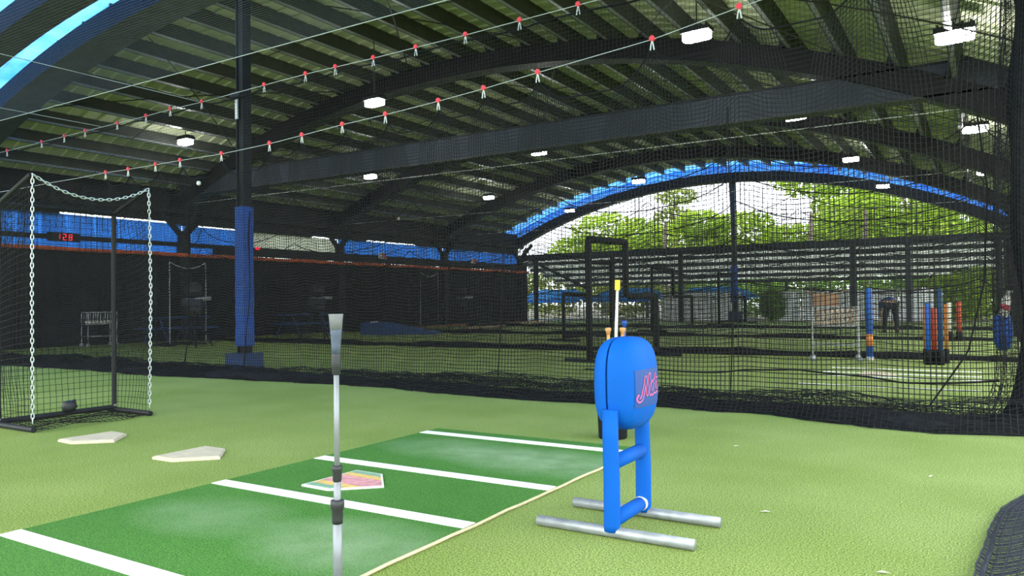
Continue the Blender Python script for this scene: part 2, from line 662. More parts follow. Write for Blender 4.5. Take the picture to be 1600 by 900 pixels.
MB().box((XL + .02, 26, 2.88), (.12, 20, .32)).build('wall_rail', 'steel_black', wl)
# blue weather panels under the eave, a slit of daylight above them
for i, (ya, yb, z1) in enumerate(((4.0, 8.4, 3.6), (8.4, 14.9, 3.62), (14.9, 17.6, 3.58), (17.6, 21.7, 3.56), (21.7, 28.5, 3.6), (28.5, 31.0, 3.6), (31.0, 35.3, 3.58))):
    dark = i in (3,)
    b = MB()
    n = 14
    vs_ = []
    for k in range(n + 1):
        yy = ya + (yb - ya) * k / n
        vs_ += [(XL - .05 + .02 * math.sin(k * 2.1), yy, 3.02), (XL - .05 + .02 * math.sin(k * 1.3), yy, z1)]
    b.add(vs_, [(k * 2, k * 2 + 2, k * 2 + 3, k * 2 + 1) for k in range(n)])
    b.build('weather_panel', 'clear_sheet' if dark else 'blue_tarp', wl)
# dark fascia closing the eave, thin slits of daylight left below it
for (ya, yb, z0) in ((4.0, 11.2, 3.58), (11.2, 14.6, 3.68), (14.6, 15.3, 3.58), (15.3, 17.0, 3.63), (17.0, 20.4, 3.55), (20.4, 21.4, 3.62), (21.4, 23.4, 3.58), (23.4, 26.6, 3.66), (26.6, 35.4, 3.59)):
    MB().box((XL - .12, (ya + yb) / 2, (z0 + 4.7) / 2), (.04, yb - ya, 4.7 - z0)).build('fascia', 'steel_black', wl)
# lower strip of blue seen under the rail near the left edge
b = MB().quad((XL - .1, 4, 2.3), (XL - .1, 16.2, 2.3), (XL - .1, 16.2, 2.93), (XL - .1, 4, 2.93))
b.build('weather_panel', 'blue_tarp', wl)

sb = thing('scoreboard', 'small red LED digit display on the left wall rail', 'scoreboard', (XL + .112, 11.2, 2.97))
MB().box((0, 0, 0), (.06, .85, .24)).build('case', 'steel_black', sb)
seg = {'1': 'bc', '2': 'abged', '8': 'abcdefg'}
sp = {'a': (0, .075, .07, .014), 'd': (0, -.075, .07, .014), 'g': (0, 0, .07, .014), 'b': (.035, .037, .014, .07), 'c': (.035, -.037, .014, .07),
      'e': (-.035, -.037, .014, .07), 'f': (-.035, .037, .014, .07)}
for k, ch in enumerate('128'):
    b = MB()
    for s_ in seg[ch]:
        x_, z_, w_, h_ = sp[s_]
        b.box((.035, -.16 + k * .16 + x_, z_), (.012, w_ * 1.15, h_ * 1.15))
    b.build('digit', 'led_red', sb)
for (yy, zz, nm, lb, m_) in ((17.66, 3.0, 'warning_light', 'small round red light on the left wall beside the blue post', 'led_red'),):
    b = MB().lathe([(.02, -.05), (.07, -.03), (.09, 0), (.07, .03), (.02, .05)], n=12)
    o = b.build(nm, m_, loc=(XL + .16, yy, zz))
    tag(o, lb, 'light')
for (yy, zz, lb) in ((24.1, 3.04, 'faded red and white sign on the left wall rail, left of two'), (30.8, 3.08, 'pink and white sign on the left wall rail, right of two')):
    s = thing('wall_sign', lb, 'sign', (XL + .12, yy, zz))
    MB().box((0, 0, 0), (.03, .46, .24)).build('board', 'sign_white', s)
    MB().box((.02, .1, 0), (.012, .22, .19)).build('panel', 'sign_red', s)

# ------------------------------------------------------------------ lamps
LAMPS = [(-4.0, 12.5, 5.55, 'brightest and largest floodlight, hanging above the blue pad dummy'),
         (-11.35, 12.7, 5.55, 'floodlight hanging in front of the big arch right of the tall post'),
         (-18.1, 12.75, 5.5, 'floodlight hanging left of the tall blue-padded post'),
         (-3.8, 19.5, 5.55, 'floodlight just under the slate tie beam at right'),
         (-11.15, 19.7, 5.55, 'floodlight just under the slate tie beam at centre'),
         (-17.95, 19.85, 5.5, 'floodlight just under the slate tie beam at left'),
         (-3.5, 26.5, 5.55, 'floodlight over the bright trees, upper one right of the end pole'),
         (-10.85, 26.7, 5.55, 'floodlight over the sky gap left of the end pole'),
         (-17.6, 26.75, 5.5, 'small far floodlight between the two dark arches at centre left'),
         (-3.25, 33.3, 5.5, 'small floodlight against the end arch above the trees'),
         (-17.0, 33.0, 5.5, 'small far floodlight by the left foot of the end arch'),
         (-.25, 12.1, 4.7, 'floodlight in the upper right corner near the bundled net'),
         (-.05, 19.1, 4.7, 'floodlight on the far right just under the tie beam'),
         (.18, 26.0, 4.7, 'small floodlight on the far right, third down from the corner'),
         (.4, 32.4, 4.7, 'smallest floodlight low on the far right by the end arch')]
for i, (x, y, z, lb) in enumerate(LAMPS):
    t = thing('floodlight', lb, 'light', (x, y, z), R(-4), 'LED floodlights hanging from the roof')
    MB().box((0, 0, .045), (.50, .27, .07)).build('housing', 'steel_black', t)
    for k in range(5):
        MB().box((-.2 + k * .1, 0, .10), (.02, .24, .05)).build('fin', 'steel_black', t)
    b = MB()
    pts = []
    for (cx, cy, a0) in ((.13, .02, 0), (-.13, .02, 90), (-.13, -.02, 180), (.13, -.02, 270)):
        for s_ in range(5):
            q = R(a0 + s_ * 22.5)
            pts.append((cx + .11 * math.cos(q), cy + .11 * math.sin(q)))
    b.prism(pts, -.10, .01)
    b.build('lens', 'led_lens', t)
    top = arc_pt(x, R0 + .45) - z
    MB().tube([(0, 0, .1), (0, 0, max(.14, top))], .012, 6).build('hanger_rod', 'cable_dark', t)

# ------------------------------------------------------------------ front net wall
CL1 = [(-13.37, 3.48), (-12.68, 3.47), (-11.89, 3.47), (-11.22, 3.47), (-10.17, 3.46), (-9.06, 3.49), (-8.37, 3.53), (-7.57, 3.58), (-6.78, 3.61),
       (-5.89, 3.66), (-5.19, 3.71), (-4.42, 3.78), (-2.99, 3.9), (-2.05, 4.05), (-.9, 4.2), (.3, 4.35)]
CL1x = [(-18.4, 3.46), (-17.2, 3.46), (-16.2, 3.46), (-15.2, 3.47), (-14.2, 3.47)] + CL1
cxs = np.array([c[0] for c in CL1x])
czs = np.array([c[1] for c in CL1x])


def top1(x):
    i = np.clip(np.searchsorted(cxs, x) - 1, 0, len(cxs) - 2)
    L_ = cxs[i + 1] - cxs[i]
    q = np.clip((x - cxs[i]) / L_, 0, 1)
    return czs[i] + (czs[i + 1] - czs[i]) * q - .10 - .30 * L_ * 4 * q * (1 - q) * .75, i, q


def P1(U, V):
    x = -18.4 + 18.7 * U
    tp, i, q = top1(x)
    edge = np.clip((V - .6) / .4, 0, 1) ** 2
    xx = x + (np.where(q > .5, cxs[i + 1], cxs[i]) - x) * .35 * edge
    z = V * tp + .018 * fbm(x * 2.1, V * 9, 3) * V * (1 - V) * 4 + .10 * fbm(x * .8, V * 3, 5) * V * (1 - V) * (1 - V)
    yy = 7.8 + .10 * fbm(x * .9, V * 2.5, 1) + .05 * fbm(x * 3, V * 5, 2) * V - .10 * (1 - V) ** 3
    return np.stack([xx, yy, z], -1)


MESH = .044
nw = thing('net_wall', 'nearest tall black netting wall hung from the pulley cable, its foot heaped on the turf', 'net', (0, 0, 0))
net('mesh', P1, int(18.7 / MESH), int(3.6 / MESH), 190, 46, .0082, 'net_black', nw).__setitem__('kind', 'stuff')
# border ropes and seams of the wall


def rope_on(P, uv, r, name, parent, m='rope_black', n=40):
    uv = np.array(uv, float)
    tt = np.linspace(0, 1, len(uv))
    ss = np.linspace(0, 1, n)
    u = np.interp(ss, tt, uv[:, 0])
    v = np.interp(ss, tt, uv[:, 1])
    p = P(u, v)
    p[:, 1] -= .01
    return MB().tube([tuple(q) for q in p], r, 5).build(name, m, parent)


rope_on(P1, [(0, 1), (1, 1)], .010, 'head_rope', nw, n=260)
for xs_ in (-11.0, -9.55, -4.95, -2.2):
    u = (xs_ + 18.4) / 18.7
    rope_on(P1, [(u, 0), (u + .002, .35), (u, .8)], .008, 'seam_rope', nw)
rope_on(P1, [(.982, .75), (.987, .5), (.985, .3), (.978, .15), (.962, .03)], .008, 'seam_rope', nw)
rope_on(P1, [(.78, .09), (.86, .085), (.90, .10), (.95, .075), (.99, .085)], .009, 'seam_rope', nw)

# heaped foot of the wall


def heap(name, xa, xb, yf, yb, hh, parent, seed, step=.1, m='net_heap'):
    n = max(4, int((xb - xa) / step))
    xs = np.linspace(xa, xb, n)
    k = 9
    s = np.linspace(0, 1, k)
    Xg, S = np.meshgrid(xs, s, indexing='ij')
    front = yf + .15 * fbm(Xg * 1.1, Xg * 0, seed) + .07 * fbm(Xg * 5, Xg * 0, seed + 1) - (.28 * np.exp(-((Xg + .5) / .9) ** 2) if yf < 8 else 0)
    back = yb + .08 * fbm(Xg * 1.4, Xg * 0, seed + 2)
    Yg = front + (back - front) * S
    Zg = hh * np.sin(np.pi * np.clip(S, 0, 1) ** .8) ** .7 * (1 + .45 * fbm(Xg * 1.7, S * 3, seed + 3) + .3 * fbm(Xg * 6, S * 8, seed + 4))
    Zg = np.maximum(Zg, 0.004)
    Zg[:, 0] = 0
    Zg[:, -1] = 0
    v = np.stack([Xg, Yg, Zg], -1).reshape(-1, 3)
    idx = np.arange(n * k).reshape(n, k)
    q = np.stack([idx[:-1, :-1], idx[1:, :-1], idx[1:, 1:], idx[:-1, 1:]], -1).reshape(-1, 4)
    o = np_mesh(name, v, q, m, parent)
    return o


heap('heaped_foot', -18.4, .55, 7.22, 7.92, .10, nw, 21)
for sd in (31, 41):
    def PH(U, V, sd=sd):
        x = -18.4 + 18.9 * U
        fr = .15 * fbm(x * 1.1, x * 0, 21) + .07 * fbm(x * 5, x * 0, 22) - .28 * np.exp(-((x + .5) / .9) ** 2)
        y_ = 7.17 + fr * (1 - V) + .75 * V + .06 * fbm(x * 4, V * 6, sd)
        z = .02 + .14 * np.sin(np.pi * np.clip(V, 0, 1)) ** .8 * (1 + .7 * fbm(x * 1.9, V * 4, sd + 1)) + .05 * fbm(x * 7, V * 9, sd + 2)
        return np.stack([x, y_, np.maximum(z, .006)], -1)
    net('heaped_net', PH, 400, 20, 420, 14, .006, 'net_black', nw).__setitem__('kind', 'stuff')

# second, finer net behind on the upper cable
CL2 = [(-17.65, 4.42), (-16.25, 4.44), (-15.4, 4.45), (-14.66, 4.46), (-13.59, 4.47), (-12.7, 4.48), (-11.99, 4.5), (-11.13, 4.5), (-9.58, 4.54),
       (-8.66, 4.56), (-8.04, 4.56), (-7.3, 4.56), (-6.53, 4.57), (-5.7, 4.58), (-4.87, 4.6), (-4.05, 4.62)]


def P2(U, V):
    x = -19.0 + 19.4 * U
    z = V * (4.40 + .012 * (x + 19)) + .015 * fbm(x * 1.7, V * 8, 8)
    yy = 8.12 + .05 * fbm(x * .7, V * 2, 9)
    return np.stack([x, yy, z], -1)


nf = thing('fine_net', 'thin upright netting hung from the upper pulley cable behind the nearest net wall', 'net')
net('mesh', P2, int(19.4 / .048), int(4.4 / .048), 90, 30, .0036, 'net_black', nf, sides=2).__setitem__('kind', 'stuff')
pts = [(-19 + 19.4 * k / 40, 8.2, 4.36 + .012 * 19.4 * k / 40 + .02 * math.sin(k * 1.7)) for k in range(41)]
MB().tube(pts, .011, 6).build('rolled_edge', 'net_heap', nf)

# cables with red pulleys
c1 = [(x, 7.8, z) for x, z in CL1x]
tag(MB().tube(c1, .0045, 5).build('pulley_cable', 'cable_white'), 'white pulley cable carrying the scalloped top of the nearest net wall', 'cable')
c2 = [(-21.0, 8.15, 4.40)] + [(x, 8.15, z) for x, z in CL2] + [(.6, 8.15, 4.70)]
tag(MB().tube(c2, .005, 5).build('pulley_cable', 'cable_white'), 'upper white pulley cable above the nearest net wall', 'cable')
tag(MB().tube([(-21, 7.0, 4.55), (-10, 7.0, 4.53), (.8, 7.0, 4.55)], .006, 5).build('edge_cable', 'cable_white'), 'bare white cable along the edge of the overhead net', 'cable')
tag(MB().tube([(-11.2, 8.2, 4.52), (-11.2, 5, 4.5), (-11.2, -1, 4.55)], .006, 5).build('cross_cable', 'cable_white'), 'thin white cable running overhead from the tall post to the upper left', 'cable')
tag(MB().tube([(-14.2, 8.2, 4.5), (-14.2, 5, 4.48), (-14.2, -1, 4.55)], .005, 5).build('cross_cable', 'cable_white'), 'thin white overhead cable farthest to the upper left', 'cable')

pproto = None


def pulley(x, y, z, label, grp, s=1.0):
    global pproto
    if pproto is None:
        t = thing('pulley_clip', label, 'pulley', (x, y, z), 0, grp)
        b = MB()
        b.tube([(0, -.014, .012), (0, .014, .012)], .032, 12)
        b.build('wheel', 'pulley_red', t)
        b = MB()
        b.tube([(0, 0, -.01), (-.012, 0, -.05), (-.022, 0, -.115)], .008, 5)
        b.tube([(0, 0, -.01), (.012, 0, -.05), (.022, 0, -.115)], .008, 5)
        b.build('strap', 'strap_white', t)
        pproto = t
        return t
    r = dup(pproto, (x, y, z), 0, label)
    r['group'] = grp
    return r


right1 = [c for c in CL1 if c[0] > -10.4]
left1 = [c for c in CL1 if c[0] <= -10.4][::-1]
for k, (x, z) in enumerate(right1[:-2]):
    pulley(x, 7.8, z, f'{ORD[k]} red pulley right of the tall post on the lower net cable', 'red pulleys on the lower cable')
for k, (x, z) in enumerate(left1):
    pulley(x, 7.8, z, f'{ORD[k]} red pulley left of the tall post on the lower net cable', 'red pulleys on the lower cable')
for k, (x, z) in enumerate([c for c in CL2 if c[0] > -10.4]):
    pulley(x, 8.15, z, f'{ORD[k]} red pulley right of the tall post on the upper cable', 'red pulleys on the upper cable')
for k, (x, z) in enumerate([c for c in CL2 if c[0] <= -10.4][::-1]):
    pulley(x, 8.15, z, f'{ORD[k]} pulley left of the tall post on the upper cable', 'red pulleys on the upper cable')

# overhead net near the camera


def P3(U, V):
    x = -19 + 16 * U
    yy = 3.6 + 3.4 * V
    z = 4.54 - .06 * np.sin(np.pi * V) + .012 * fbm(x * .8, yy * .8, 12)
    return np.stack([x, yy, z], -1)


on = thing('overhead_net', 'overhead horizontal netting in the upper left, ending at the bare white cable', 'net')


def net_flat(name, P, nu, nv, su, sv, w, m, parent):
    return net(name, P, nu, nv, su, sv, w, m, parent, sides=3)


net_flat('mesh', P3, int(16 / .05), int(3.4 / .05), 40, 12, .0019, 'net_grey', on).__setitem__('kind', 'stuff')

# gathered net hanging at the right corner of the cage
gb = thing('gathered_net', 'thick bundle of gathered black netting hanging at the right corner of the cage', 'net', (.31, 7.75, 0))
path, rad = [], []
for k in range(30):
    z = 4.6 * k / 29
    path.append((.03 * math.sin(z * 2.1), .03 * math.cos(z * 1.7), z))
    rad.append(.07 + .02 * math.sin(z * 5) + .16 * math.exp(-z / .16))
MB().tube(path, rad, 9).build('core', 'net_heap', gb, True)


def PB(U, V):
    a = U * 2 * np.pi
    z = V * 4.6
    r = .125 + .035 * np.sin(a * 5 + z * .6) + .03 * fbm(z * 3, a * 2, 4) + .30 * np.exp(-z / .22) + .05 * np.exp(-((z - 2) / .8) ** 2)
    return np.stack([r * np.cos(a) - .05 * np.sin(z), r * np.sin(a), z + .03 * np.sin(a * 7)], -1)


net('mesh', PB, 46, 105, 40, 80, .005, 'net_black', gb).__setitem__('kind', 'stuff')

# net heap along the right side of the cage, near the camera
rn = thing('side_net', 'black netting lying in folds on the turf at the lower right corner', 'net')


def PS(U, V):
    y_ = 1.5 + 6.2 * U
    x = np.interp(y_, [1.5, 3.4, 4.0, 4.5, 5.0, 6.0, 7.7], [-.06, -.04, 0, .07, .2, .5, .7]) + .03 * fbm(y_ * 2.6, y_ * 0, 61) + 1.0 * V
    z = .015 + .07 * np.sin(np.pi * np.clip(V * 1.6, 0, 1)) ** 2 * (1 + .5 * fbm(y_ * 3, V * 5, 62)) + .05 * np.maximum(0, np.sin(V * 16 + y_ * .7)) * (V < .8)
    return np.stack([x, y_, np.maximum(z, .006)], -1)


net('mesh', PS, 130, 24, 150, 60, .0050, 'net_black_lit', rn).__setitem__('kind', 'stuff')


def PS2(U, V):
    p = PS(U, V * .25)
    p[..., 2] += .012
    return p


net('folded_edge', PS2, 220, 10, 150, 14, .0055, 'net_black_lit', rn).__setitem__('kind', 'stuff')
MB().tube([tuple(PS(np.array(k / 40), np.array(.22))) for k in range(41)], .013, 6).build('edge_rope', 'net_black_lit', rn)
MB().tube([tuple(PS(np.array(k / 40), np.array(.02))) for k in range(41)], .010, 6).build('edge_rope', 'net_black_lit', rn)


def PW(U, V):
    y_ = 8.2 + 27 * U
    return np.stack([.75 + .05 * fbm(y_ * .7, V * 2, 66), y_, V * 3.7], -1)


sw = thing('side_net_wall', 'black netting wall along the right side behind the gathered bundle', 'net')
net('mesh', PW, 400, 60, 60, 12, .006, 'net_black', sw).__setitem__('kind', 'stuff')

# ------------------------------------------------------------------ divider nets farther back


def divider(yn, ztop, mesh, w, label, seed, peaks, sag):
    t = thing('divider_net', label, 'net', (0, 0, 0))
    pk = np.array(peaks)

    def P(U, V):
        x = -21 + 21.7 * U
        i = np.clip(np.searchsorted(pk, x) - 1, 0, len(pk) - 2)
        q = np.clip((x - pk[i]) / (pk[i + 1] - pk[i]), 0, 1)
        tp = ztop - sag * (4 * q * (1 - q)) ** .6
        z = V * tp + .05 * fbm(x * .9, V * 6, seed) * V * (1 - V) * 4
        yy = yn + .12 * fbm(x * .8, V * 2, seed + 1) + .1 * fbm(x * 2, V * 4, seed + 2) * V
        return np.stack([x, yy, z], -1)
    net('mesh', P, int(21.7 / mesh), int(ztop / mesh), 150, 30, w, 'net_black', t, sides=2).__setitem__('kind', 'stuff')
    rope_on(P, [(0, 1), (1, 1)], .012, 'head_rope', t, n=160)
    for vv in (.35, .55, .72, .86):
        r_ = rope_on(P, [(.0, vv), (.2, vv - .03), (.42, vv + .02), (.6, vv - .035), (.8, vv + .01), (1, vv - .02)], .011, 'seam_rope', t, n=120)
    heap('heaped_foot', -20.8, .6, yn - .16, yn + .22, .10, t, seed + 5, step=.2)
    tag(MB().tube([(-21, yn, ztop + .04), (-10, yn, ztop + .02), (.7, yn, ztop + .04)], .009, 5).build('net_cable', 'cable_white'),
        'white cable holding up the ' + label.split(',')[0], 'cable')
    return t


divider(14.9, 4.2, .05, .0062, 'black divider net under the slate tie beam, one bay behind the front net', 71, [-21.5, -20.3, -16.5, -12.2, -8, -4, 0, 1.5], .75)
divider(21.7, 4.1, .062, .0068, 'black divider net two bays behind the front net', 81, [-21.5, -17.6, -12.9, -8.5, -4.2, 0, 1.5], .7)
divider(28.5, 4.1, .075, .0075, 'farthest black divider net, one bay before the open end', 91, [-21.5, -17, -13, -8, -3.5, 1.5], .7)

# ------------------------------------------------------------------ batting mat and plates
mt = thing('batting_mat', 'dark green batting mat with white batter box lines lying on the turf', 'mat', (-3.02, 2.85, 0))
MB().box((0, 0, .007), (1.85, 4.65, .014)).build('turf_sheet', 'mat_green', mt)
for yl in (1.83, 2.99, 3.81, 4.97):
    MB().box((0, yl - 2.85, .0155), (1.84, .10, .004)).build('box_line', 'chalk_white', mt)
b = MB()
pts = [(.93 + .003 * math.sin(k * 1.3), -2.32 + 4.64 * k / 30, .010 + .002 * math.sin(k * 2.2)) for k in range(31)]
b.tube(pts, .0075, 6)
b.build('edge_binding', 'cream_backing', mt)


def plate_poly(s=1.0):
    h = .216 * s
    return [(-h, -h), (0, -h), (h, 0), (0, h), (-h, h)]


for (x, y, rz, lb) in ((-6.09, 3.50, R(-3), 'cream rubber home plate nearest the chain-front screen'), (-4.775, 3.465, R(1), 'cream rubber home plate between the other plate and the mat')):
    t = thing('home_plate', lb, 'home plate', (x, y, 0), rz, 'plain home plates on the turf')
    b = MB()
    o_, i_ = plate_poly(1.02), plate_poly(.94)
    k = 5
    b.add([(px, py, 0) for px, py in o_] + [(px, py, .016) for px, py in o_] + [(px, py, .024) for px, py in i_],
          [tuple(range(5, 5))] if False else [(j, (j + 1) % k, (j + 1) % k + k, j + k) for j in range(k)] + [(j + k, (j + 1) % k + k, (j + 1) % k + 2 * k, j + 2 * k) for j in range(k)] + [tuple(range(10, 15))])
    b.build('slab', 'plate_rubber', t)

t = thing('target_plate', 'home plate with faded pink, yellow and green bands on the mat', 'home plate', (-3.18, 3.37, .014), R(-2))
MB().prism(plate_poly(1.03), 0, .010).build('slab', 'plate_white', t)
hh = .205
ys = [-hh, -.15, -.085, .085, .15, hh]
for k in range(5):
    y0, y1 = ys[k], ys[k + 1]
    poly = [(-hh, y0), (hh - abs(y0), y0)] + ([(hh, 0)] if y0 < 0 < y1 else []) + [(hh - abs(y1), y1), (-hh, y1)]
    MB().prism(poly, .010, .0125).build('colour_band', ['band_teal', 'band_yellow', 'band_pink', 'band_yellow', 'band_teal'][k], t)

# ------------------------------------------------------------------ batting tee
t = thing('batting_tee', 'upright batting tee with grey rubber cup and telescoping tube', 'batting tee', (-1.95, 1.97, 0))
b = MB().lathe([(.125, 0), (.13, .012), (.12, .03), (.06, .045), (.03, .07)], n=28)
b.build('base', 'tee_rubber_black', t, True)
MB().lathe([(.0165, .03), (.0165, .33)], n=16).build('lower_tube', 'tee_tube', t, True)
MB().lathe([(.0185, .305), (.0195, .32), (.0195, .35), (.0235, .358), (.0245, .372), (.0235, .386), (.017, .389)], n=18).build('collar', 'tee_rubber_black', t, True)
MB().lathe([(.0128, .30), (.0128, .47)], n=16).build('middle_tube', 'tee_tube', t, True)
MB().lathe([(.0135, .452), (.0155, .458), (.0165, .488), (.0185, .494), (.0185, .505), (.0135, .509)], n=18).build('collar', 'tee_rubber_black', t, True)
MB().lathe([(.0098, .45), (.0098, .86)], n=16).build('upper_tube', 'tee_tube', t, True)
MB().lathe([(.012, .828), (.0145, .832), (.0145, .852), (.0165, .856), (.0155, .872), (.0165, .895), (.0150, .905)], n=18).build('grip', 'tee_rubber_black', t, True)
MB().lathe([(.0152, .90), (.0165, .93), (.0195, .97), (.0213, .990)], n=20).build('sleeve', 'tee_rubber_slate', t, True)
MB().lathe([(.0212, .988), (.0235, 1.02), (.0260, 1.041), (.0255, 1.043), (.0225, 1.041), (.016, 1.01), (.004, 1.005)], n=20).build('cup', 'tee_rubber_grey', t, True)

# ------------------------------------------------------------------ padded dummy on a pipe stand


def superquad(c, s, p, n=14, cut=None):
    """rounded block |x/a|^p+|y/b|^p+|z/c|^p = 1"""
    b = MB()
    for ax in range(3):
        for sg in (-1, 1):
            vs_ = []
            for i in range(n + 1):
                for j in range(n + 1):
                    d = [0, 0, 0]
                    d[ax] = sg
                    d[(ax + 1) % 3] = math.tan((i / n * 2 - 1) * math.pi / 4)
                    d[(ax + 2) % 3] = math.tan((j / n * 2 - 1) * math.pi / 4)
                    r = sum(abs(d[k]) ** p for k in range(3)) ** (-1 / p)
                    vs_.append([c[k] + d[k] * r * s[k] for k in range(3)])
            fs_ = []
            for i in range(n):
                for j in range(n):
                    f = (i * (n + 1) + j, (i + 1) * (n + 1) + j, (i + 1) * (n + 1) + j + 1, i * (n + 1) + j + 1)
                    fs_.append(f if sg > 0 else f[::-1])
            b.add(vs_, fs_)
    return b


dm = thing('pad_dummy', 'bright blue padded hitting dummy with a navy logo patch on a pipe stand', 'training dummy', (-1.455, 3.39, 0))
PC, PSZ, PP = (.0, .0, .688), (.120, .190, .218), 3.1
SEAM = -.018


def pad_half(lo, hi, n=26):
    b_ = superquad(PC, PSZ, PP, n)
    b_.v = [(min(max(x, lo), hi), y_, z_) for (x, y_, z_) in b_.v]
    return b_


pad_half(-1, SEAM - .004).build('back_pad', 'vinyl_blue', dm, True)
fp = pad_half(SEAM + .004, 1).build('front_pad', 'vinyl_blue', dm, True)
b = superquad((SEAM, 0, PC[2]), (.03, PSZ[1] - .016, PSZ[2] - .016), PP, 12)
b.build('seam_core', 'tee_rubber_black', dm, True)


def face_x(y, z):
    q = 1 - abs((y - PC[1]) / PSZ[1]) ** PP - abs((z - PC[2]) / PSZ[2]) ** PP
    return PC[0] + PSZ[0] * max(q, 0.02) ** (1 / PP)


# navy patch lying on the front pad
PY0, PY1, PZ0, PZ1 = -.142, .135, .585, .758
b = MB()
n = 12
vs_ = []
for i in range(n + 1):
    for j in range(n + 1):
        y_ = PY0 + (PY1 - PY0) * i / n
        z_ = PZ0 + (PZ1 - PZ0) * j / n
        vs_.append((face_x(y_, z_) + .0025, y_, z_))
b.add(vs_, [(i * (n + 1) + j, (i + 1) * (n + 1) + j, (i + 1) * (n + 1) + j + 1, i * (n + 1) + j + 1) for i in range(n) for j in range(n)])
pa = b.build('logo_patch', 'patch_navy', fp, True)
# script lettering of the patch: strokes in patch units (0..1 left to right, 0..1 bottom to top)
STRK = [
    # M with a looped entry
    [(.10, .30), (.06, .22), (.10, .16), (.16, .22), (.22, .45), (.29, .80), (.30, .86), (.32, .70), (.34, .40), (.355, .30), (.39, .50), (.44, .80), (.465, .88), (.475, .70), (.47, .40), (.48, .28), (.515, .28)],
    # e
    [(.515, .28), (.56, .42), (.60, .52), (.585, .60), (.555, .54), (.54, .40), (.555, .29), (.59, .26), (.64, .34)],
    # t with bar
    [(.64, .34), (.69, .60), (.725, .82), (.70, .60), (.68, .40), (.69, .29), (.72, .28), (.76, .36)],
    [(.63, .62), (.71, .64), (.79, .67)],
    # s
    [(.76, .36), (.82, .56), (.845, .66), (.85, .54), (.875, .42), (.87, .32), (.83, .27), (.79, .30)],
]


def smooth_path(p, k=6):
    out = []
    for i in range(len(p) - 1):
        p0, p1, p2, p3 = p[max(i - 1, 0)], p[i], p[i + 1], p[min(i + 2, len(p) - 1)]
        for s_ in range(k):
            t_ = s_ / k
            out.append(tuple(.5 * (2 * p1[d] + (p2[d] - p0[d]) * t_ + (2 * p0[d] - 5 * p1[d] + 4 * p2[d] - p3[d]) * t_ ** 2 + (3 * p1[d] - p0[d] - 3 * p2[d] + p3[d]) * t_ ** 3) for d in range(2)))
    out.append(p[-1])
    return out


def stroke(p, w, lift):
    p = smooth_path(p)
    q = [(PY0 + (PY1 - PY0) * a, PZ0 + (PZ1 - PZ0) * (c * .82 + .06 + .10 * a)) for a, c in p]
    b_ = MB()
    for i in range(len(q)):
        a, c = q[max(i - 1, 0)], q[min(i + 1, len(q) - 1)]
        tx, tz = c[0] - a[0], c[1] - a[1]
        L_ = math.hypot(tx, tz) + 1e-9
        nx, nz = -tz / L_ * w / 2, tx / L_ * w / 2
        for s_ in (1, -1):
            yy, zz = q[i][0] + s_ * nx, q[i][1] + s_ * nz
            b_.v.append((face_x(yy, zz) + lift, yy, zz))
    for i in range(len(q) - 1):
        b_.f.append((2 * i, 2 * i + 1, 2 * i + 3, 2 * i + 2))
    return b_


outl, inner = MB(), MB()
for s_ in STRK:
    a_ = stroke(s_, .025, .0045)
    outl.add(a_.v, a_.f)
    a_ = stroke(s_, .0115, .0062)
    inner.add(a_.v, a_.f)
outl.build('script_lettering', 'letter_pink', fp)
inner.build('script_inline', 'patch_navy', fp)
# padded legs, cross bars, pipe feet
for yy, nm in ((-.19, 'a'), (.19, 'b')):
    pth = [(0, yy, .03), (.001, yy, .06), (.002, yy + .002, .25), (-.001, yy, .45), (0, yy, .58)]
    MB().tube(pth, [.036, .0385, .0385, .037, .038], 14).build('leg_sleeve', 'vinyl_blue', dm, True)
    MB().tube([(-.385, yy, .026), (.385, yy, .026)], .0245, 14).build('foot_pipe', 'galvanised', dm, True)
    MB().lathe([(.035, 0), (.028, .012)], c=(0, yy, .046), n=12).build('weld', 'clay', dm, True)
MB().tube([(0, -.17, .335), (0, .17, .335)], .034, 14).build('cross_sleeve', 'vinyl_blue', dm, True)
MB().tube([(0, -.17, .075), (0, .15, .075)], .034, 14).build('cross_sleeve', 'vinyl_blue', dm, True)
MB().lathe([(.0355, -.012), (.0355, .012)], n=14).build('white_ring', 'strap_white', dm).matrix_local = Matrix.Translation((0, .152, .075)) @ Matrix.Rotation(R(90), 4, 'X')

# ------------------------------------------------------------------ bucket of bats
bk = thing('bat_bucket', 'black bucket standing behind the blue padded dummy', 'bucket', (-2.49, 5.52, 0))
b = MB().lathe([(.108, 0), (.112, .01), (.125, .36), (.132, .37), (.132, .39), (.124, .39), (.110, .03), (.01, .025)], n=22)
b.build('tub', 'bucket_black', bk, True)
MB().tube([(math.cos(q) * .128, math.sin(q) * .128, .33 + .04 * math.sin(q * 2)) for q in [k * math.pi / 12 for k in range(13)]], .004, 5).build('bail', 'galvanised', bk)


def bat(name, base, tip, label, m, knob=True, prof=None):
    base, tip = Vector(base), Vector(tip)
    d = tip - base
    L_ = d.length
    t = thing(name, label, 'bat', base)
    t.rotation_euler = d.to_track_quat('Z', 'Y').to_euler()
    pr = prof or [(.005, 0), (.028, .01), (.033, .08), (.033, .25), (.026, .42), (.015, .60), (.0122, L_ - .12), (.0135, L_ - .05)]
    MB().lathe(pr, n=14).build('barrel', m, t, True)
    if knob:
        MB().lathe([(.0135, L_ - .055), (.018, L_ - .03), (.0245, L_ - .02), (.0245, L_ - .006), (.016, L_)], n=14).build('knob', m, t, True)
    return t


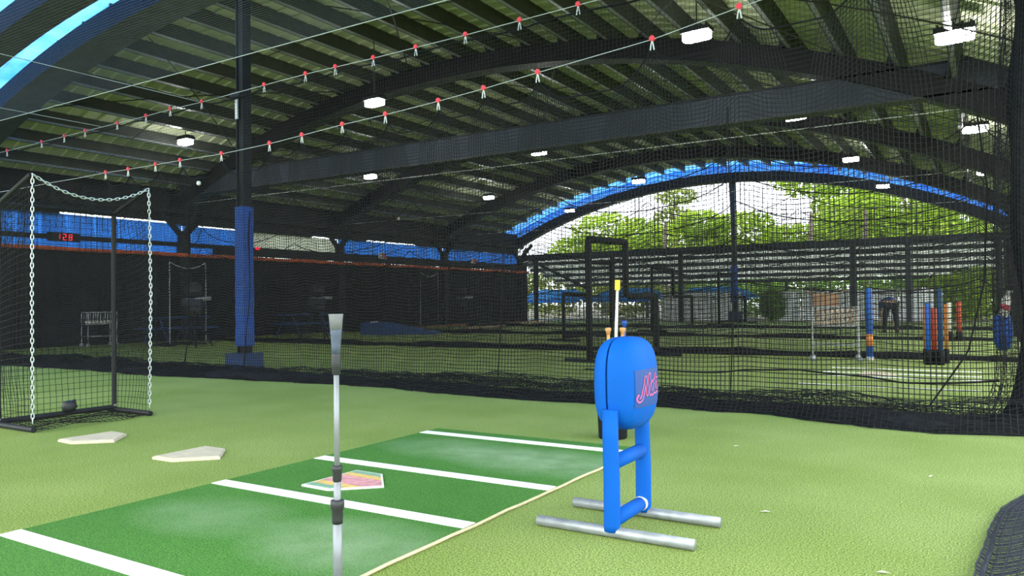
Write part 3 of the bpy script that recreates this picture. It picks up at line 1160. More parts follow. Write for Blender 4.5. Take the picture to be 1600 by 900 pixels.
bx, by = -2.49, 5.52
rt = (.851, .525)
for (o_, fw, top, lb, m_, nm) in ((-.035, -.02, .865, 'wooden bat standing leftmost in the bucket, knob up', 'bat_wood', 'wooden_bat'),
                                  (.085, -.01, .865, 'wooden bat standing in the bucket just right of the white pole', 'bat_wood', 'wooden_bat'),
                                  (.135, .06, .915, 'blue bat leaning in the bucket at the right', 'bat_blue', 'metal_bat')):
    bat(nm, (bx + o_ * .55, by + fw * .6, .04), (bx + o_ * rt[0] - fw, by + o_ * rt[1] + fw, top), lb, m_)
t = thing('training_pole', 'slim white pole with a yellow tip standing in the bat bucket', 'pole', (bx + .02, by + .05, .04))
MB().tube([(0, 0, 0), (-.01, .01, .7), (.005, .02, 1.13)], [.016, .014, .011], 8).build('shaft', 'bat_white', t, True)
MB().tube([(.005, .02, 1.12), (.007, .021, 1.20)], .021, 10).build('tip', 'tip_yellow', t)

# ------------------------------------------------------------------ chain-front screens at left


def catenary(a, b_, sag, n):
    a, b_ = Vector(a), Vector(b_)
    return [a.lerp(b_, k / n) - Vector((0, 0, sag * 4 * (k / n) * (1 - k / n))) for k in range(n + 1)]


def chain_mesh(path, pitch=.040, wire=.0043, seg=8):
    # resample the path, one oval link per pitch, alternating by a quarter turn
    P_ = [Vector(p) for p in path]
    L_ = [0]
    for i in range(1, len(P_)):
        L_.append(L_[-1] + (P_[i] - P_[i - 1]).length)
    n = max(2, int(L_[-1] / pitch))
    b = MB()
    for k in range(n):
        s_ = (k + .5) * L_[-1] / n
        i = min(max(1, next((j for j in range(len(L_)) if L_[j] >= s_), len(L_) - 1)), len(L_) - 1)
        q = (s_ - L_[i - 1]) / max(1e-6, L_[i] - L_[i - 1])
        p = P_[i - 1].lerp(P_[i], q)
        t_ = (P_[i] - P_[i - 1]).normalized()
        ref = Vector((.5, .8, .1)) if abs(t_.z) > .5 else Vector((0, 0, 1))
        u_ = t_.cross(ref).normalized()
        w_ = t_.cross(u_)
        if k % 2:
            u_ = w_
        ring = []
        for j in range(seg):
            a = 2 * math.pi * j / seg
            ring.append(p + t_ * (math.cos(a) * pitch * .72) + u_ * (math.sin(a) * .0115))
        b.tube(ring, wire, 4, closed=True)
    return b


def make_screen(label):
    """frame at X=0 along Y (0..1.08); feet and arms reach +X; chains close the front"""
    t = thing('chain_screen', label, 'catch net', (0, 0, 0), 0, 'chain-front catch nets')
    W, D, Hh, Ht = 1.08, .60, 2.02, 2.23
    for yy in (0, W):
        MB().tube([(0, yy, .0), (0, yy, Hh)], .024, 8).build('post', 'steel_black', t)
        MB().tube([(-.12, yy, .025), (D + .02, yy, .025)], .025, 8).build('foot', 'steel_black', t)
        MB().tube([(0, yy, Hh), (D - .03, yy, Ht)], .020, 8).build('arm', 'steel_black', t)
        MB().lathe([(.012, 0), (.02, .01), (.012, .02)], c=(.02, yy, .06), n=10).build('bolt', 'galvanised', t)
        chain_mesh([(D, yy, Ht), (D + .01, yy + (.012 if yy else -.01), 1.2), (D, yy, .08)]).build('chain', 'chain_zinc', t, True)
    MB().tube([(0, 0, Hh), (0, W, Hh)], .022, 8).build('top_bar', 'steel_black', t)
    MB().tube([(0, 0, .05), (0, W, .05)], .026, 8).build('bottom_bar', 'steel_black', t)
    chain_mesh(catenary((D, 0, Ht), (D, W, Ht), .16, 20)).build('top_chain', 'chain_zinc', t, True)
    ms = .055

    def back(U, V):
        return np.stack([-.05 * np.sin(np.pi * U) * np.sin(np.pi * V) + .02 * fbm(U * 8, V * 12, 2), U * W, .05 + V * (Hh - .05)], -1)

    def side(y0):
        def P(U, V):
            bulge = .07 * np.sin(np.pi * U) * np.sin(np.pi * V) * (1 if y0 else -1)
            return np.stack([U * D, y0 + bulge + .015 * fbm(U * 6, V * 14, 4), .05 + V * (Hh - .05 + (Ht - Hh) * U)], -1)
        return P

    def topn(U, V):
        return np.stack([V * D, U * W, Hh + (Ht - Hh) * V - .16 * 4 * U * (1 - U) * V - .03 * np.sin(np.pi * V)], -1)

    def flo(U, V):
        return np.stack([V * (D + .05) + .04 * fbm(U * 5, V * 3, 6), U * W, .012 + .03 * np.abs(fbm(U * 7, V * 6, 7))], -1)
    net('back_net', back, 20, 36, 20, 36, .005, 'net_black', t)['kind'] = 'stuff'
    net('side_net', side(0), 12, 37, 10, 30, .005, 'net_black', t)['kind'] = 'stuff'
    net('side_net', side(W), 12, 37, 10, 30, .005, 'net_black', t)['kind'] = 'stuff'
    net('top_net', topn, 20, 12, 20, 8, .005, 'net_black', t)['kind'] = 'stuff'
    net('floor_net', flo, 22, 14, 24, 14, .006, 'net_black', t)['kind'] = 'stuff'
    return t


scr = make_screen('black chain-front catch net at the left, nearest the camera')
scr.location = (-7.57, 3.42, 0)
dup(scr, (-18.75, 12.3, 0), 0, 'far chain-front catch net standing by the left wall')
dup(scr, (-18.6, 22.6, 0), 0, 'farthest chain-front catch net, seen above the batting tee')
t = thing('sand_bag', 'small black weight bag on the bottom bar of the catch net', 'bag', (-7.52, 4.02, .07))
superquad((0, 0, .05), (.055, .062, .055), 2.6, 8).build('sack', 'tee_rubber_black', t, True)
MB().tube([(0, .02, .09), (.01, .045, .11), (0, .07, .03)], .012, 6).build('neck', 'tee_rubber_black', t)

# ------------------------------------------------------------------ things behind the nets
# padded L-screens: frame in the local XZ plane


def l_screen(loc, rz, label, w=2.1, h=2.15, nw_=1.1, nh=1.15, flip=False, r=.05):
    t = thing('l_screen', label, 'pitching screen', loc, rz)
    s = -1 if flip else 1

    def p(x, z):
        return (s * (x - w / 2), 0, z)
    for nm, a, b_ in (('post', (0, 0.05), (0, h)), ('top_bar', (0, h), (nw_, h)), ('notch_post', (nw_, h), (nw_, nh + .12)), ('notch_bar', (nw_ + .1, nh), (w, nh)),
                      ('post', (w, nh), (w, 0.05)), ('bottom_bar', (0, .12), (w, .12))):
        MB().tube([p(*a), p(*b_)], r, 8).build(nm, 'screen_foam', t, True)
    MB().tube([p(nw_, nh + .13), p(nw_ + .02, nh + .04), p(nw_ + .11, nh)], r, 8).build('elbow', 'screen_foam', t, True)
    for x in (0, w):
        MB().tube([(s * (x - w / 2), -.55, .03), (s * (x - w / 2), .55, .03)], .03, 8).build('foot', 'steel_black', t)
    net('mesh_low', lambda U, V: np.stack([s * (U * w - w / 2), .03 * np.sin(U * 9 + V * 4), .1 + V * (nh - .1)], -1), 34, 20, 12, 8, .0045, 'net_black', t, sides=2)['kind'] = 'stuff'
    net('mesh_high', lambda U, V: np.stack([s * (U * nw_ - w / 2), .03 * np.sin(U * 9 + V * 4), nh + V * (h - nh)], -1), 18, 17, 8, 8, .0045, 'net_black', t, sides=2)['kind'] = 'stuff'
    return t


l_screen((-5.6, 13.0, 0), R(78), 'largest dark padded L-shaped pitching screen right behind the blue dummy', r=.06)
l_screen((-9.4, 19.3, 0), R(82), 'dark padded L-shaped screen with its low wing to the left of the largest one', w=2.4, flip=True, nw_=1.2, nh=1.25)
l_screen((-9.3, 25.9, 0), R(84), 'smaller dark padded L-shaped screen right of the largest one', w=3.2, nw_=1.6, nh=1.2)
l_screen((-9.3, 33.4, 0), R(84), 'farthest dark padded L-shaped screen by the foot of the end pole', w=3, nw_=1.6, nh=1.15)

# ball cart with a wire tray


def ball_cart(loc, rz, label, full=True):
    t = thing('ball_cart', label, 'cart', loc, rz)
    W, D, H1, H2 = .72, .46, .60, .92
    for sx in (-1, 1):
        for sy in (-1, 1):
            MB().tube([(sx * W / 2, sy * D / 2, .09), (sx * W / 2, sy * D / 2, H2)], .010, 6).build('leg', 'galvanised', t)
            b = MB().tube([(sx * W / 2, sy * D / 2 - .02, .05), (sx * W / 2, sy * D / 2 + .02, .05)], .05, 10)
            b.build('castor', 'galvanised', t, True)
    for z in (.28, H1, H2):
        b = MB()
        for sy in (-1, 1):
            b.tube([(-W / 2, sy * D / 2, z), (W / 2, sy * D / 2, z)], .011, 5)
        for sx in (-1, 1):
            b.tube([(sx * W / 2, -D / 2, z), (sx * W / 2, D / 2, z)], .011, 5)
        b.build('rail', 'galvanised', t)
    b = MB()
    for k in range(13):
        x = -W / 2 + W * k / 12
        b.tube([(x, -D / 2, H2), (x, -D / 2, H1), (x, D / 2, H1), (x, D / 2, H2)], .005, 4)
    b.build('wire_tray', 'galvanised', t)
    return t


def sphere(b, c, r, n=8):
    prof = [(r * math.sin(math.pi * k / n) + 1e-4, -r * math.cos(math.pi * k / n)) for k in range(n + 1)]
    return b.lathe(prof, c, n + 2)


bc = ball_cart((-2.15, 14.0, 0), R(10), 'wire ball cart full of worn baseballs behind the net at right')
ballm = sphere(MB(), (0, 0, 0), .037)
ball0 = None
row = 0
for layer in range(4):
    for i in range(9):
        for j in range(5 if layer == 3 else 2):
            lx = -.31 + i * .077 + (layer % 2) * .03
            ly = -.18 + j * .085 + (layer % 2) * .02
            if abs(lx) > .34:
                continue
            a = R(10)
            x = -2.15 + lx * math.cos(a) - ly * math.sin(a)
            y = 14.0 + lx * math.sin(a) + ly * math.cos(a)
            if ball0 is None:
                ball0 = o = ballm.build('baseball', 'ball_worn', None, True)
            else:
                o = link(ball0.copy())
            o.location = (x, y, .65 + layer * .066)
            tag(o, 'worn brownish baseball piled in the wire cart at right', 'baseball', 'baseballs in the wire cart')
t = thing('cardboard_box', 'open brown cardboard box on top of the ball cart', 'box', (-2.32, 14.15, .935), R(12))
MB().box((0, 0, .11), (.40, .30, .22)).build('carton', 'cardboard', t)
MB().box((-.26, 0, .24), (.14, .30, .012), ry=R(25)).build('flap', 'cardboard', t)
MB().box((.26, 0, .24), (.14, .30, .012), ry=R(-25)).build('flap', 'cardboard', t)
ball_cart((-20.2, 11.6, 0), R(80), 'wire ball cart with pale balls by the left wall')
for k in range(14):
    o = link(ball0.copy())
    o.data = o.data.copy() if k == 0 else wb.data
    if k == 0:
        wb = o
        o.data.materials[0] = M['ball_white']
    o.location = (-20.2 + .16 * ((k % 2) - .5), 11.6 - .30 + (k // 2) * .1, .66)
    tag(o, 'pale baseball lying in the wire cart by the left wall', 'baseball', 'pale balls in the left cart')

# padded poles and tube racks


def padded_pole(loc, h, r, m, label, base=None, cap=None, band=None):
    t = thing('padded_pole', label, 'pole', loc)
    z0 = .0
    if base:
        MB().lathe([(r * 1.35, 0), (r * 1.35, .22), (r * 1.2, .235)], n=14).build('socket', base, t, True)
        z0 = .1
    else:
        MB().lathe([(r * 1.3, 0), (r * 1.3, .06)], n=14).build('foot', 'strap_white', t, True)
        z0 = .05
    MB().lathe([(r, z0), (r, h - .03), (r * .8, h)], n=14).build('sleeve', m, t, True)
    if band:
        MB().lathe([(r * 1.03, band[0]), (r * 1.03, band[1])], n=14).build('band', band[2], t, True)
    return t


padded_pole((-1.65, 14.3, 0), 1.23, .052, 'foam_blue', 'tall blue padded pole standing just right of the ball cart', band=(.25, .45, 'foam_orange'))
padded_pole((-.74, 13.75, 0), .98, .038, 'foam_blue', 'blue tube leftmost in the cluster of tubes in black sockets', base='bucket_black')
padded_pole((-.66, 13.85, 0), .90, .041, 'foam_red', 'red tube in the middle of the cluster in black sockets', base='bucket_black')
padded_pole((-.57, 13.75, 0), 1.20, .040, 'foam_navy', 'tall navy tube in the cluster in black sockets', base='bucket_black')
padded_pole((-.50, 14.1, 0), .95, .030, 'foam_orange', 'orange tube behind the tall navy one in black sockets', base='bucket_black')
padded_pole((-.80, 14.05, 0), .93, .026, 'foam_orange', 'thin orange tube behind the leftmost blue one', base='bucket_black')
padded_pole((-.68, 21.15, 0), .95, .055, 'bat_white', 'small far white tube in a black socket, left of the red one', base='bucket_black')
padded_pole((-.48, 21.2, 0), .95, .055, 'foam_red', 'small far red tube in a black socket beside the white one', base='bucket_black')

# next cage's mat with lines and plate
t = thing('far_batting_mat', 'batting mat with white lines in the next cage behind the net', 'mat', (-1.0, 10.9, 0))
MB().box((0, 0, .006), (2.0, 3.6, .012)).build('turf_sheet', 'turf_green', t)
for yl in (-.90, .33, .85, 1.6):
    MB().box((0, yl, .014), (1.95, .09, .004)).build('box_line', 'chalk_white', t)
t = thing('far_home_plate', 'cream home plate in the next cage behind the net', 'home plate', (-1.22, 11.6, .012))
MB().prism(plate_poly(1.05), 0, .02).build('slab', 'plate_rubber', t)

# blue jacket and white bottle hung at the right corner
t = thing('blue_bag', 'blue mesh bag hanging beside the gathered net bundle', 'bag', (.15, 7.93, .60))
superquad((0, 0, .17), (.075, .07, .17), 2.5, 10).build('sack', 'foam_blue', t, True)
MB().tube([(-.05, 0, .32), (.06, -.04, .55), (.05, 0, .32)], .008, 5).build('strap', 'rope_black', t)
t = thing('white_bottle', 'white bottle with a red mark stuck in the net at right edge', 'bottle', (.15, 7.90, .90))
t.rotation_euler = (R(6), R(14), 0)
MB().lathe([(.036, 0), (.04, .01), (.04, .15), (.025, .18), (.02, .21)], n=14).build('body', 'ball_white', t, True)
MB().lathe([(.0408, .06), (.0408, .11)], n=14).build('mark', 'sign_red', t, True)
MB().lathe([(.022, .205), (.022, .23)], n=12).build('cap', 'strap_white', t, True)

# balls caught in the nets
for (x, y, z, lb) in ((-10.68, 7.76, 3.04, 'baseball caught high in the front net left of the post'), (-12.5, 14.85, 3.2, 'small distant baseball caught in the divider net')):
    o = link(bpy.data.objects.new('caught_baseball', wb.data))
    o.location = (x, y, z)
    tag(o, lb, 'baseball')

# pitching machines


def pitching_machine(loc, rz, label):
    t = thing('pitching_machine', label, 'machine', loc, rz)
    for a in (30, 150, 270):
        MB().tube([(0, 0, 1.0), (.55 * math.cos(R(a)), .55 * math.sin(R(a)), .02)], .025, 6).build('leg', 'steel_black', t)
    MB().box((0, 0, 1.15), (.24, .5, .18)).build('motor_case', 'steel_slate', t)
    for z in (.95, 1.45):
        MB().tube([(-.05, 0, z + .02), (.05, 0, z + .02)], .21, 18).build('wheel', 'tee_rubber_black', t, True)
    MB().tube([(0, -.2, 1.22), (0, .45, 1.25)], .05, 10).build('chute', 'galvanised', t, True)
    return t


pm = pitching_machine((-17.3, 12.4, 0), R(-60), 'dark pitching machine inside the far chain-front net at left')
dup(pm, (-16.9, 16.3, 0), R(-50), 'dark pitching machine seen just left of the batting tee')
dup(pm, (-17.8, 25.0, 0), R(-60), 'farthest dark pitching machine right of the batting tee')


def bench(loc, rz, label, L_=1.8):
    t = thing('bench', label, 'bench', loc, rz)
    for k in range(3):
        MB().box((0, -.18 + k * .18, .74), (L_, .16, .035)).build('top_plank', 'bench_blue', t)
    for sy in (-.55, .55):
        MB().box((0, sy, .44), (L_, .24, .035)).build('seat_plank', 'bench_blue', t)
    for sx in (-.35, .35):
        MB().tube([(sx * L_, -.6, 0), (sx * L_, -.15, .72)], .022, 6).build('leg', 'bench_blue', t)
        MB().tube([(sx * L_, .6, 0), (sx * L_, .15, .72)], .022, 6).build('leg', 'bench_blue', t)
        MB().tube([(sx * L_, -.62, .41), (sx * L_, .62, .41)], .02, 6).build('stretcher', 'bench_blue', t)
    return t


be = bench((-19.6, 13.5, 0), R(90), 'blue picnic bench by the left wall, left of the tall post')
dup(be, (-19.2, 17.9, 0), R(90), 'blue picnic bench just left of the batting tee cup')

# portable mound, boards
t = thing('portable_mound', 'dark blue wedge-shaped pitching mound on the turf right of the tee', 'mound', (-17.0, 20.3, 0), R(26))
b = MB()
b.add([(-1.25, -.6, 0), (1.25, -.6, 0), (1.25, .6, 0), (-1.25, .6, 0), (-1.25, -.6, .42), (-.7, -.6, .42), (-.7, .6, .42), (-1.25, .6, .42), (1.25, -.6, .06), (1.25, .6, .06)],
      [(0, 1, 8, 5, 4), (3, 7, 6, 9, 2), (4, 5, 6, 7), (5, 8, 9, 6), (1, 2, 9, 8), (0, 4, 7, 3)])
b.build('wedge', 'bench_blue', t)
MB().box((-.95, 0, .43), (.14, .58, .02)).build('rubber', 'chalk_white', t)
for k, (x, y, L_, lb, m_) in enumerate(((-19.3, 25.5, 3.2, 'long brown board lying by the left wall, nearer one', 'clay'), (-19.0, 31.0, 3.6, 'long brown board lying by the left wall, farther one', 'clay'),
                                      (-16.6, 24.9, 2.6, 'pale plywood board propped low right of the blue mound', 'plywood'), (-17.8, 30.6, 2.8, 'pale plywood board before the far brown board', 'plywood'))):
    t = thing('timber_board', lb, 'board', (x, y, 0), R(84 + k * 3))
    MB().box((0, 0, .10), (L_, .3, .06)).build('plank', m_, t)
    for sx in (-.4, .4):
        MB().box((sx * L_, 0, .035), (.1, .28, .07)).build('bearer', 'plywood', t)

# ------------------------------------------------------------------ open end: pole, rails, awning
t = thing('end_pole', 'slim steel pole standing at the middle of the open end', 'pole', (-9.72, 35.3, 0))
MB().tube([(0, 0, 0), (0, 0, 6.48)], .12, 12).build('shaft', 'steel_slate', t, True)
MB().tube([(0, 0, .9), (0, 0, 2.6)], .17, 12).build('pad', 'pad_royal', t, True)
MB().box((0, 0, .25), (.5, .5, .5)).build('base_box', 'pad_navy', t)
aw = thing('awning', 'low sloping awning with dark purlins across the open end', 'awning', (0, 0, 0))
YA, ZA, YB, ZB = 35.6, 3.42, 43.0, 2.05
for k in range(6):
    q = k / 5
    MB().box((-9.5, YA + (YB - YA) * q, ZA + (ZB - ZA) * q), (26.0, .10, .34 if k == 0 else .18)).build('purlin', 'steel_slate', aw)
for k in range(13):
    xa = -22.5 + k * 2.0
    b = MB().quad((xa, YA, ZA + .12), (xa + 1.97, YA, ZA + .12), (xa + 1.97, YB, ZB + .12), (xa, YB, ZB + .12))
    b.build('roof_sheet', 'clear_sheet', aw)
for x in (-20.5, -16.0, -12.4, -4.7, -2.6, 0.6):
    MB().box((x, 35.7, 1.65), (.2, .2, 3.3)).build('post', 'steel_slate', aw)
for x in (-17, -9, -5.6, -1.4):
    MB().box((x, 42.9, 1.0), (.16, .16, 2.0)).build('post', 'steel_slate', aw)
MB().tube([(-20.6, 35.7, 3.2), (-17.6, 36.1, 1.7)], .09, 6).build('brace', 'steel_slate', aw)

# white boards beyond the turf
for k in range(9):
    if k in (3,):
        continue
    x = -13.2 + k * 1.35
    t = thing('white_hoarding', f'{ORD[min(k, 11)]} white hoarding panel from the left beyond the open end', 'panel', (x, 36.9, 0), 0, 'white hoarding panels beyond the open end')
    MB().box((0, 0, .72), (1.3, .05, 1.35)).build('board', 'white_board', t)
    MB().box((0, 0, 1.41), (1.34, .08, .05)).build('cap_rail', 'galvanised', t)
    for sx in (-.55, .55):
        MB().box((sx, .06, .70), (.06, .06, 1.4)).build('post', 'galvanised', t)
# blue canopy tents
for k, (x, y, lb) in enumerate(((-21.5, 40.0, 'blue market canopy at the far left of the open end'), (-17.0, 40.4, 'blue market canopy in the middle behind the largest screen'), (-12.4, 41.2, 'blue market canopy reaching toward the end pole'))):
    t = thing('market_canopy', lb, 'canopy', (x, y, 0))
    W, z0, z1 = 2.25, 1.12, 1.75
    b = MB()
    b.add([(-W, -1.6, z0), (W, -1.6, z0), (W, 1.6, z0), (-W, 1.6, z0), (-W * .5, 0, z1), (W * .5, 0, z1)], [(0, 1, 5, 4), (2, 3, 4, 5), (1, 2, 5), (3, 0, 4)])
    b.build('roof', 'canopy_blue', t)
    b = MB().box((0, -1.6, z0 - .06), (2 * W, .02, .16))
    b.build('valance', 'canopy_blue', t)
    for sx in (-1, 1):
        for sy in (-1.55, 1.55):
            MB().tube([(sx * (W - .05), sy, 0), (sx * (W - .05), sy, z0)], .025, 6).build('pole', 'galvanised', t)

# ------------------------------------------------------------------ planting outside


def leaf_cloud(centres, n, size, seed):
    r = np.random.default_rng(seed)
    P_ = []
    for (c, rad) in centres:
        d = r.normal(size=(n, 3))
        d /= np.linalg.norm(d, axis=1, keepdims=True)
        rr = r.uniform(.45, 1.05, (n, 1)) ** .6
        P_.append(np.array(c) + d * rr * np.array(rad))
    P_ = np.concatenate(P_)
    k = len(P_)
    a = r.normal(size=(k, 3))
    a /= np.linalg.norm(a, axis=1, keepdims=True)
    b = np.cross(a, r.normal(size=(k, 3)))
    b /= np.linalg.norm(b, axis=1, keepdims=True)
    s = size * r.uniform(.6, 1.3, (k, 1))
    v = np.stack([P_ - a * s, P_ + b * s * .42, P_ + a * s, P_ - b * s * .42], 1).reshape(-1, 3)
    q = np.arange(k * 4).reshape(k, 4)
    return v, q


def tree(loc, label, blobs, m, n, size, seed, trunk_r=.22, name='tree', cat='tree'):
    t = thing(name, label, cat, loc)
    v, q = leaf_cloud(blobs, n, size, seed)
    np_mesh('foliage', v, q, m, t)['kind'] = 'stuff'
    r = random.Random(seed)
    zt = min(b[0][2] for b in blobs)
    if trunk_r:
        MB().tube([(0, 0, -.05), (.1, .05, zt * .5), (.15, 0, zt)], [trunk_r * 1.2, trunk_r, trunk_r * .8], 10).build('trunk', 'bark', t, True)
        for (c, rad) in blobs:
            c = Vector(c)
            st = Vector((.12, 0, zt * .8))
            MB().tube([st, st.lerp(c, .5) + Vector((r.uniform(-.3, .3), 0, .3)), c], [trunk_r * .5, trunk_r * .3, trunk_r * .12], 6).build('branch', 'bark', t, True)
    return t


tree((-3.4, 50, 0), 'tall lime green tree filling the open end right of the pole', [((0, 0, 7), (3.4, 2.5, 2.4)), ((-2.8, 0, 5.4), (2.8, 2, 1.9)), ((1.8, 1, 5.6), (2.4, 2, 1.9)), ((-1, 1, 9), (3.2, 2, 1.8)), ((.3, -1, 4.2), (3.4, 2, 1.4))], 'leaf_lime', 1500, .24, 3, .3)
tree((-10.2, 56, 0), 'lime green tree directly behind the end pole', [((.5, 0, 9.6), (3.0, 2, 1.5)), ((2.8, 0, 7.4), (2.6, 2, 2)), ((-.6, 0, 5.0), (3.0, 2, 1.3)), ((2.6, 0, 5.0), (2.8, 2, 1.6))], 'leaf_lime', 1300, .25, 5, .28)
tree((-18.2, 52, 0), 'dark green bushy tree below the sky gap left of the pole', [((0, 0, 4.9), (3.2, 2, 1.6)), ((2.6, 0, 4.3), (2.4, 2, 1.4)), ((-2.8, 0, 5.4), (2.0, 2, 1.6)), ((4.6, 0, 5.4), (2.2, 2, 1.6)), ((1.6, 0, 6.2), (2, 2, 1.0))], 'leaf_lime', 1300, .24, 7, .3)
tree((-26.3, 57, 0), 'olive tree at the far left behind the leaning end arch', [((0, 0, 6.6), (2.8, 2, 1.7)), ((-2.6, 0, 4.9), (2.6, 2, 1.6)), ((2.2, 0, 4.8), (2.2, 2, 1.8))], 'leaf_lime', 1100, .24, 9, .25)
tree((3.6, 47, 0), 'lower green tree at the right end of the opening', [((-1.5, 0, 3.5), (2.6, 2, 1.5)), ((1.5, 0, 4.4), (2.6, 2, 1.7))], 'leaf_lime', 1200, .22, 13, .22)
tree((-21.8, 61, 0), 'tall pale trunk tree standing left of the sky gap', [((0, 0, 8.0), (1.6, 1.5, .8)), ((.4, 0, 9.6), (1.8, 1.5, .7))], 'leaf_olive', 360, .22, 15, .35)
tree((-8.4, 76, 0), 'green tree in the distance behind the lime trees', [((0, 0, 4), (5, 2, 3)), ((2, 0, 8.5), (5, 2, 3.2)), ((6, 0, 6), (4, 2, 3.5))], 'leaf_green', 1300, .34, 17, .3)
tree((-19.5, 70, 0), 'green tree in the distance below the sky gap', [((0, 0, 3.4), (5, 2, 2.8)), ((5, 0, 3.4), (4, 2, 2.6))], 'leaf_green', 1500, .32, 18, .3)
tree((-29.2, 64, 0), 'green tree in the distance at the far left', [((0, 0, 4), (5, 2, 3)), ((5, 0, 3.5), (3.5, 2, 2.6))], 'leaf_green', 1500, .32, 19, .3)
tree((7.5, 66, 0), 'green tree in the distance at the far right', [((0, 0, 3), (6, 2, 2.6)), ((-5, 0, 3), (4, 2, 2.4))], 'leaf_olive', 1500, .32, 20, .3)
for k, (x, y, rx, rz_, m_, lb) in enumerate(((-8.3, 36.5, .55, .75, 'leaf_green', 'small green shrub in front of the white hoarding'), (-1.2, 38.5, 1.5, 1.0, 'leaf_lime', 'yellow green hedge bush at the right of the open end'),
                                            (-.1, 40.5, 1.6, 1.2, 'leaf_lime', 'larger yellow green bush behind the right hedge'), (-19.0, 44.5, 2.6, 1.3, 'leaf_olive', 'olive bush behind the blue canopies'),
                                            (-6.0, 45.5, 3.2, 1.1, 'leaf_green', 'broad dark green hedge behind the white hoarding'), (-11.8, 45.5, 2.6, 1.2, 'leaf_green', 'green hedge bush behind the end pole'),
                                            (-24.5, 44.5, 2.6, 1.6, 'leaf_olive', 'olive bush farthest left beyond the open end'), (-29.5, 47, 3.2, 1.9, 'leaf_green', 'tall green bush at the far left end behind the olive ones'), (-15.5, 48.0, 3.4, 1.7, 'leaf_green', 'tall green bush behind the bare tree by the canopies'), (-1.8, 44.6, 2.4, 1.5, 'leaf_green', 'green bush behind the right hedge bushes'))):
    tree((x, y, 0), lb, [((0, 0, rz_), (rx, .7, rz_))], m_, 1500 if rx > 1 else 700, .17, 100 + k, 0, 'shrub', 'shrub')
for k, (x, y, lb) in enumerate(((-8.4, 46.5, 'bare tree trunk behind the white hoarding, left one'), (-5.6, 47.2, 'bare tree trunk behind the white hoarding, right one'), (-17.2, 46.5, 'bare tree trunk beside the blue canopies'))):
    o = MB().tube([(0, 0, -.02), (.05, 0, 1.6), (-.03, .05, 3.4), (.1, 0, 6)], [.24, .18, .16, .1], 10).build('bare_tree', 'bark', None, True, (x, y, 0))
    tag(o, lb, 'tree')

# ------------------------------------------------------------------ person bending over in a far cage


def skinned(name, joints, bones, m, parent, sub=2):
    me = bpy.data.meshes.new(name)
    me.from_pydata([j[0] for j in joints], bones, [])
    o = link(bpy.data.objects.new(name, me))
    sk = o.modifiers.new('skin', 'SKIN')
    sk.use_smooth_shade = True
    for i, j in enumerate(joints):
        r = j[1] if isinstance(j[1], tuple) else (j[1], j[1])
        me.skin_vertices[0].data[i].radius = r
    me.skin_vertices[0].data[0].use_root = True
    o.modifiers.new('sub', 'SUBSURF').levels = sub
    o.modifiers['sub'].render_levels = sub
    me.materials.append(M[m])
    o.parent = parent
    return o


pe = thing('person', 'person in a blue shirt and dark trousers bending over in a far cage', 'person', (-2.36, 25.6, 0), R(15))
# faces +Y (away); hips high, torso folded forward and down
J = [((0, 0, .90), (.15, .13)), ((0, .22, .98), (.15, .12)), ((0, .45, .93), (.17, .12)), ((0, .57, .84), (.07, .07)), ((0, .68, .76), (.085, .10)), ((0, .76, .70), (.07, .08)),
     ((-.10, 0, .84), (.095, .095)), ((-.15, .02, .48), (.062, .065)), ((-.17, -.03, .08), (.042, .045)), ((-.18, .12, .035), (.042, .03)),
     ((.10, 0, .84), (.095, .095)), ((.15, .02, .48), (.062, .065)), ((.17, -.03, .08), (.042, .045)), ((.18, .12, .035), (.042, .03)),
     ((-.19, .44, .88), (.062, .062)), ((-.21, .48, .60), (.045, .045)), ((-.17, .55, .36), (.032, .032)), ((-.16, .58, .28), (.03, .038)),
     ((.19, .44, .88), (.062, .062)), ((.21, .48, .60), (.045, .045)), ((.17, .55, .36), (.032, .032)), ((.16, .58, .28), (.03, .038))]
B = [(0, 1), (1, 2), (2, 3), (3, 4), (4, 5), (0, 6), (6, 7), (7, 8), (8, 9), (0, 10), (10, 11), (11, 12), (12, 13), (2, 14), (14, 15), (15, 16), (16, 17), (2, 18), (18, 19), (19, 20), (20, 21)]
skinned('body', J, B, 'skin', pe)
k_ = 1.12
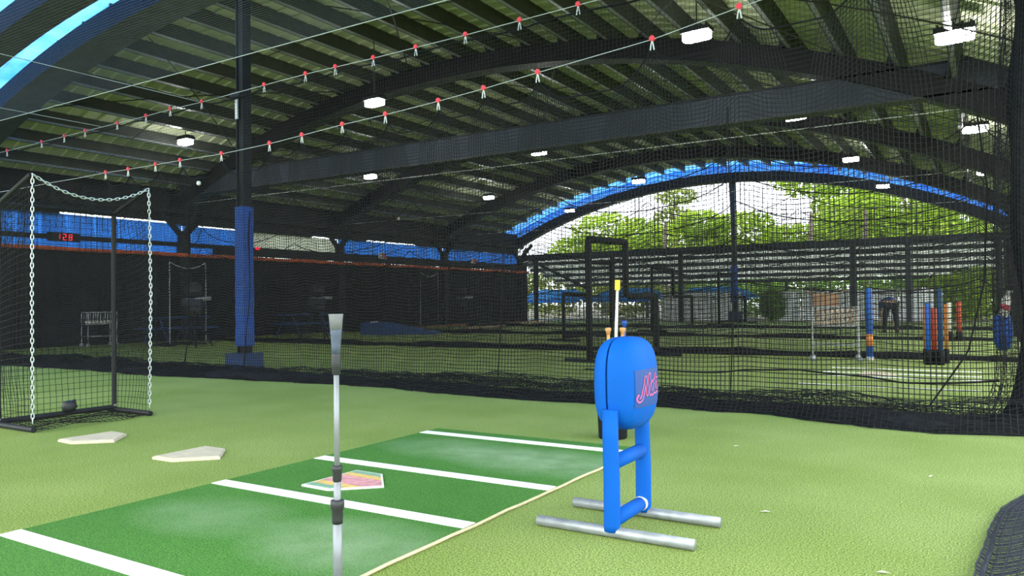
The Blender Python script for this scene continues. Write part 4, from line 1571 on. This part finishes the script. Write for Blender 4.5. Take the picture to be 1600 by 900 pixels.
JS = [((0, .05, .95), (.165, .145)), ((0, .22, .985), (.17, .135)), ((0, .46, .935), (.185, .135)), ((0, .53, .88), (.09, .085)), ((-.19, .44, .885), (.078, .078)), ((-.205, .47, .70), (.068, .068)), ((.19, .44, .885), (.078, .078)), ((.205, .47, .70), (.068, .068))]
skinned('shirt', JS, [(0, 1), (1, 2), (2, 3), (2, 4), (4, 5), (2, 6), (6, 7)], 'shirt_blue', pe)
JT = [((0, -.01, .90), (.168, .148)), ((-.10, 0, .82), (.112, .112)), ((-.15, .02, .48), (.082, .085)), ((-.17, -.02, .09), (.062, .065)), ((.10, 0, .82), (.112, .112)), ((.15, .02, .48), (.082, .085)), ((.17, -.02, .09), (.062, .065))]
skinned('trousers', JT, [(0, 1), (1, 2), (2, 3), (0, 4), (4, 5), (5, 6)], 'trouser_dark', pe)
for s_ in (-1, 1):
    superquad((s_ * .18, .05, .05), (.052, .14, .05), 2.6, 6).build('shoe', 'steel_black', pe, True)
    for f in range(4):
        MB().tube([(s_ * (.145 + f * .014), .585, .27), (s_ * (.147 + f * .014), .60, .225), (s_ * (.15 + f * .013), .59, .19 + .008 * abs(f - 1.5))], [.009, .009, .007], 6).build('finger', 'skin', pe, True)
    MB().tube([(s_ * .135, .57, .30), (s_ * .115, .585, .265), (s_ * .115, .59, .235)], [.011, .010, .008], 6).build('thumb', 'skin', pe, True)
superquad((0, .725, .775), (.092, .10, .075), 2.2, 8).build('cap', 'cap_lime', pe, True)

# ------------------------------------------------------------------ litter on the turf
for k, (x, y, a, lb) in enumerate(((-.95, 3.95, 20, 'small pale leaf on the turf right of the dummy'), (-.28, 5.2, 70, 'tiny pale scrap on the turf near the right net heap'),
                                   (-1.55, 5.6, 40, 'tiny pale scrap on the turf before the front net'), (-.35, 3.3, 10, 'small pale scrap on the turf near the lower right net'))):
    o = MB().add([(-.028, 0, .004), (0, -.009, .008), (.03, 0, .005), (0, .010, .010)], [(0, 1, 2, 3)]).build('dry_leaf', 'litter', None, False, (x, y, 0))
    o.rotation_euler = (0, 0, R(a))
    tag(o, lb, 'leaf')
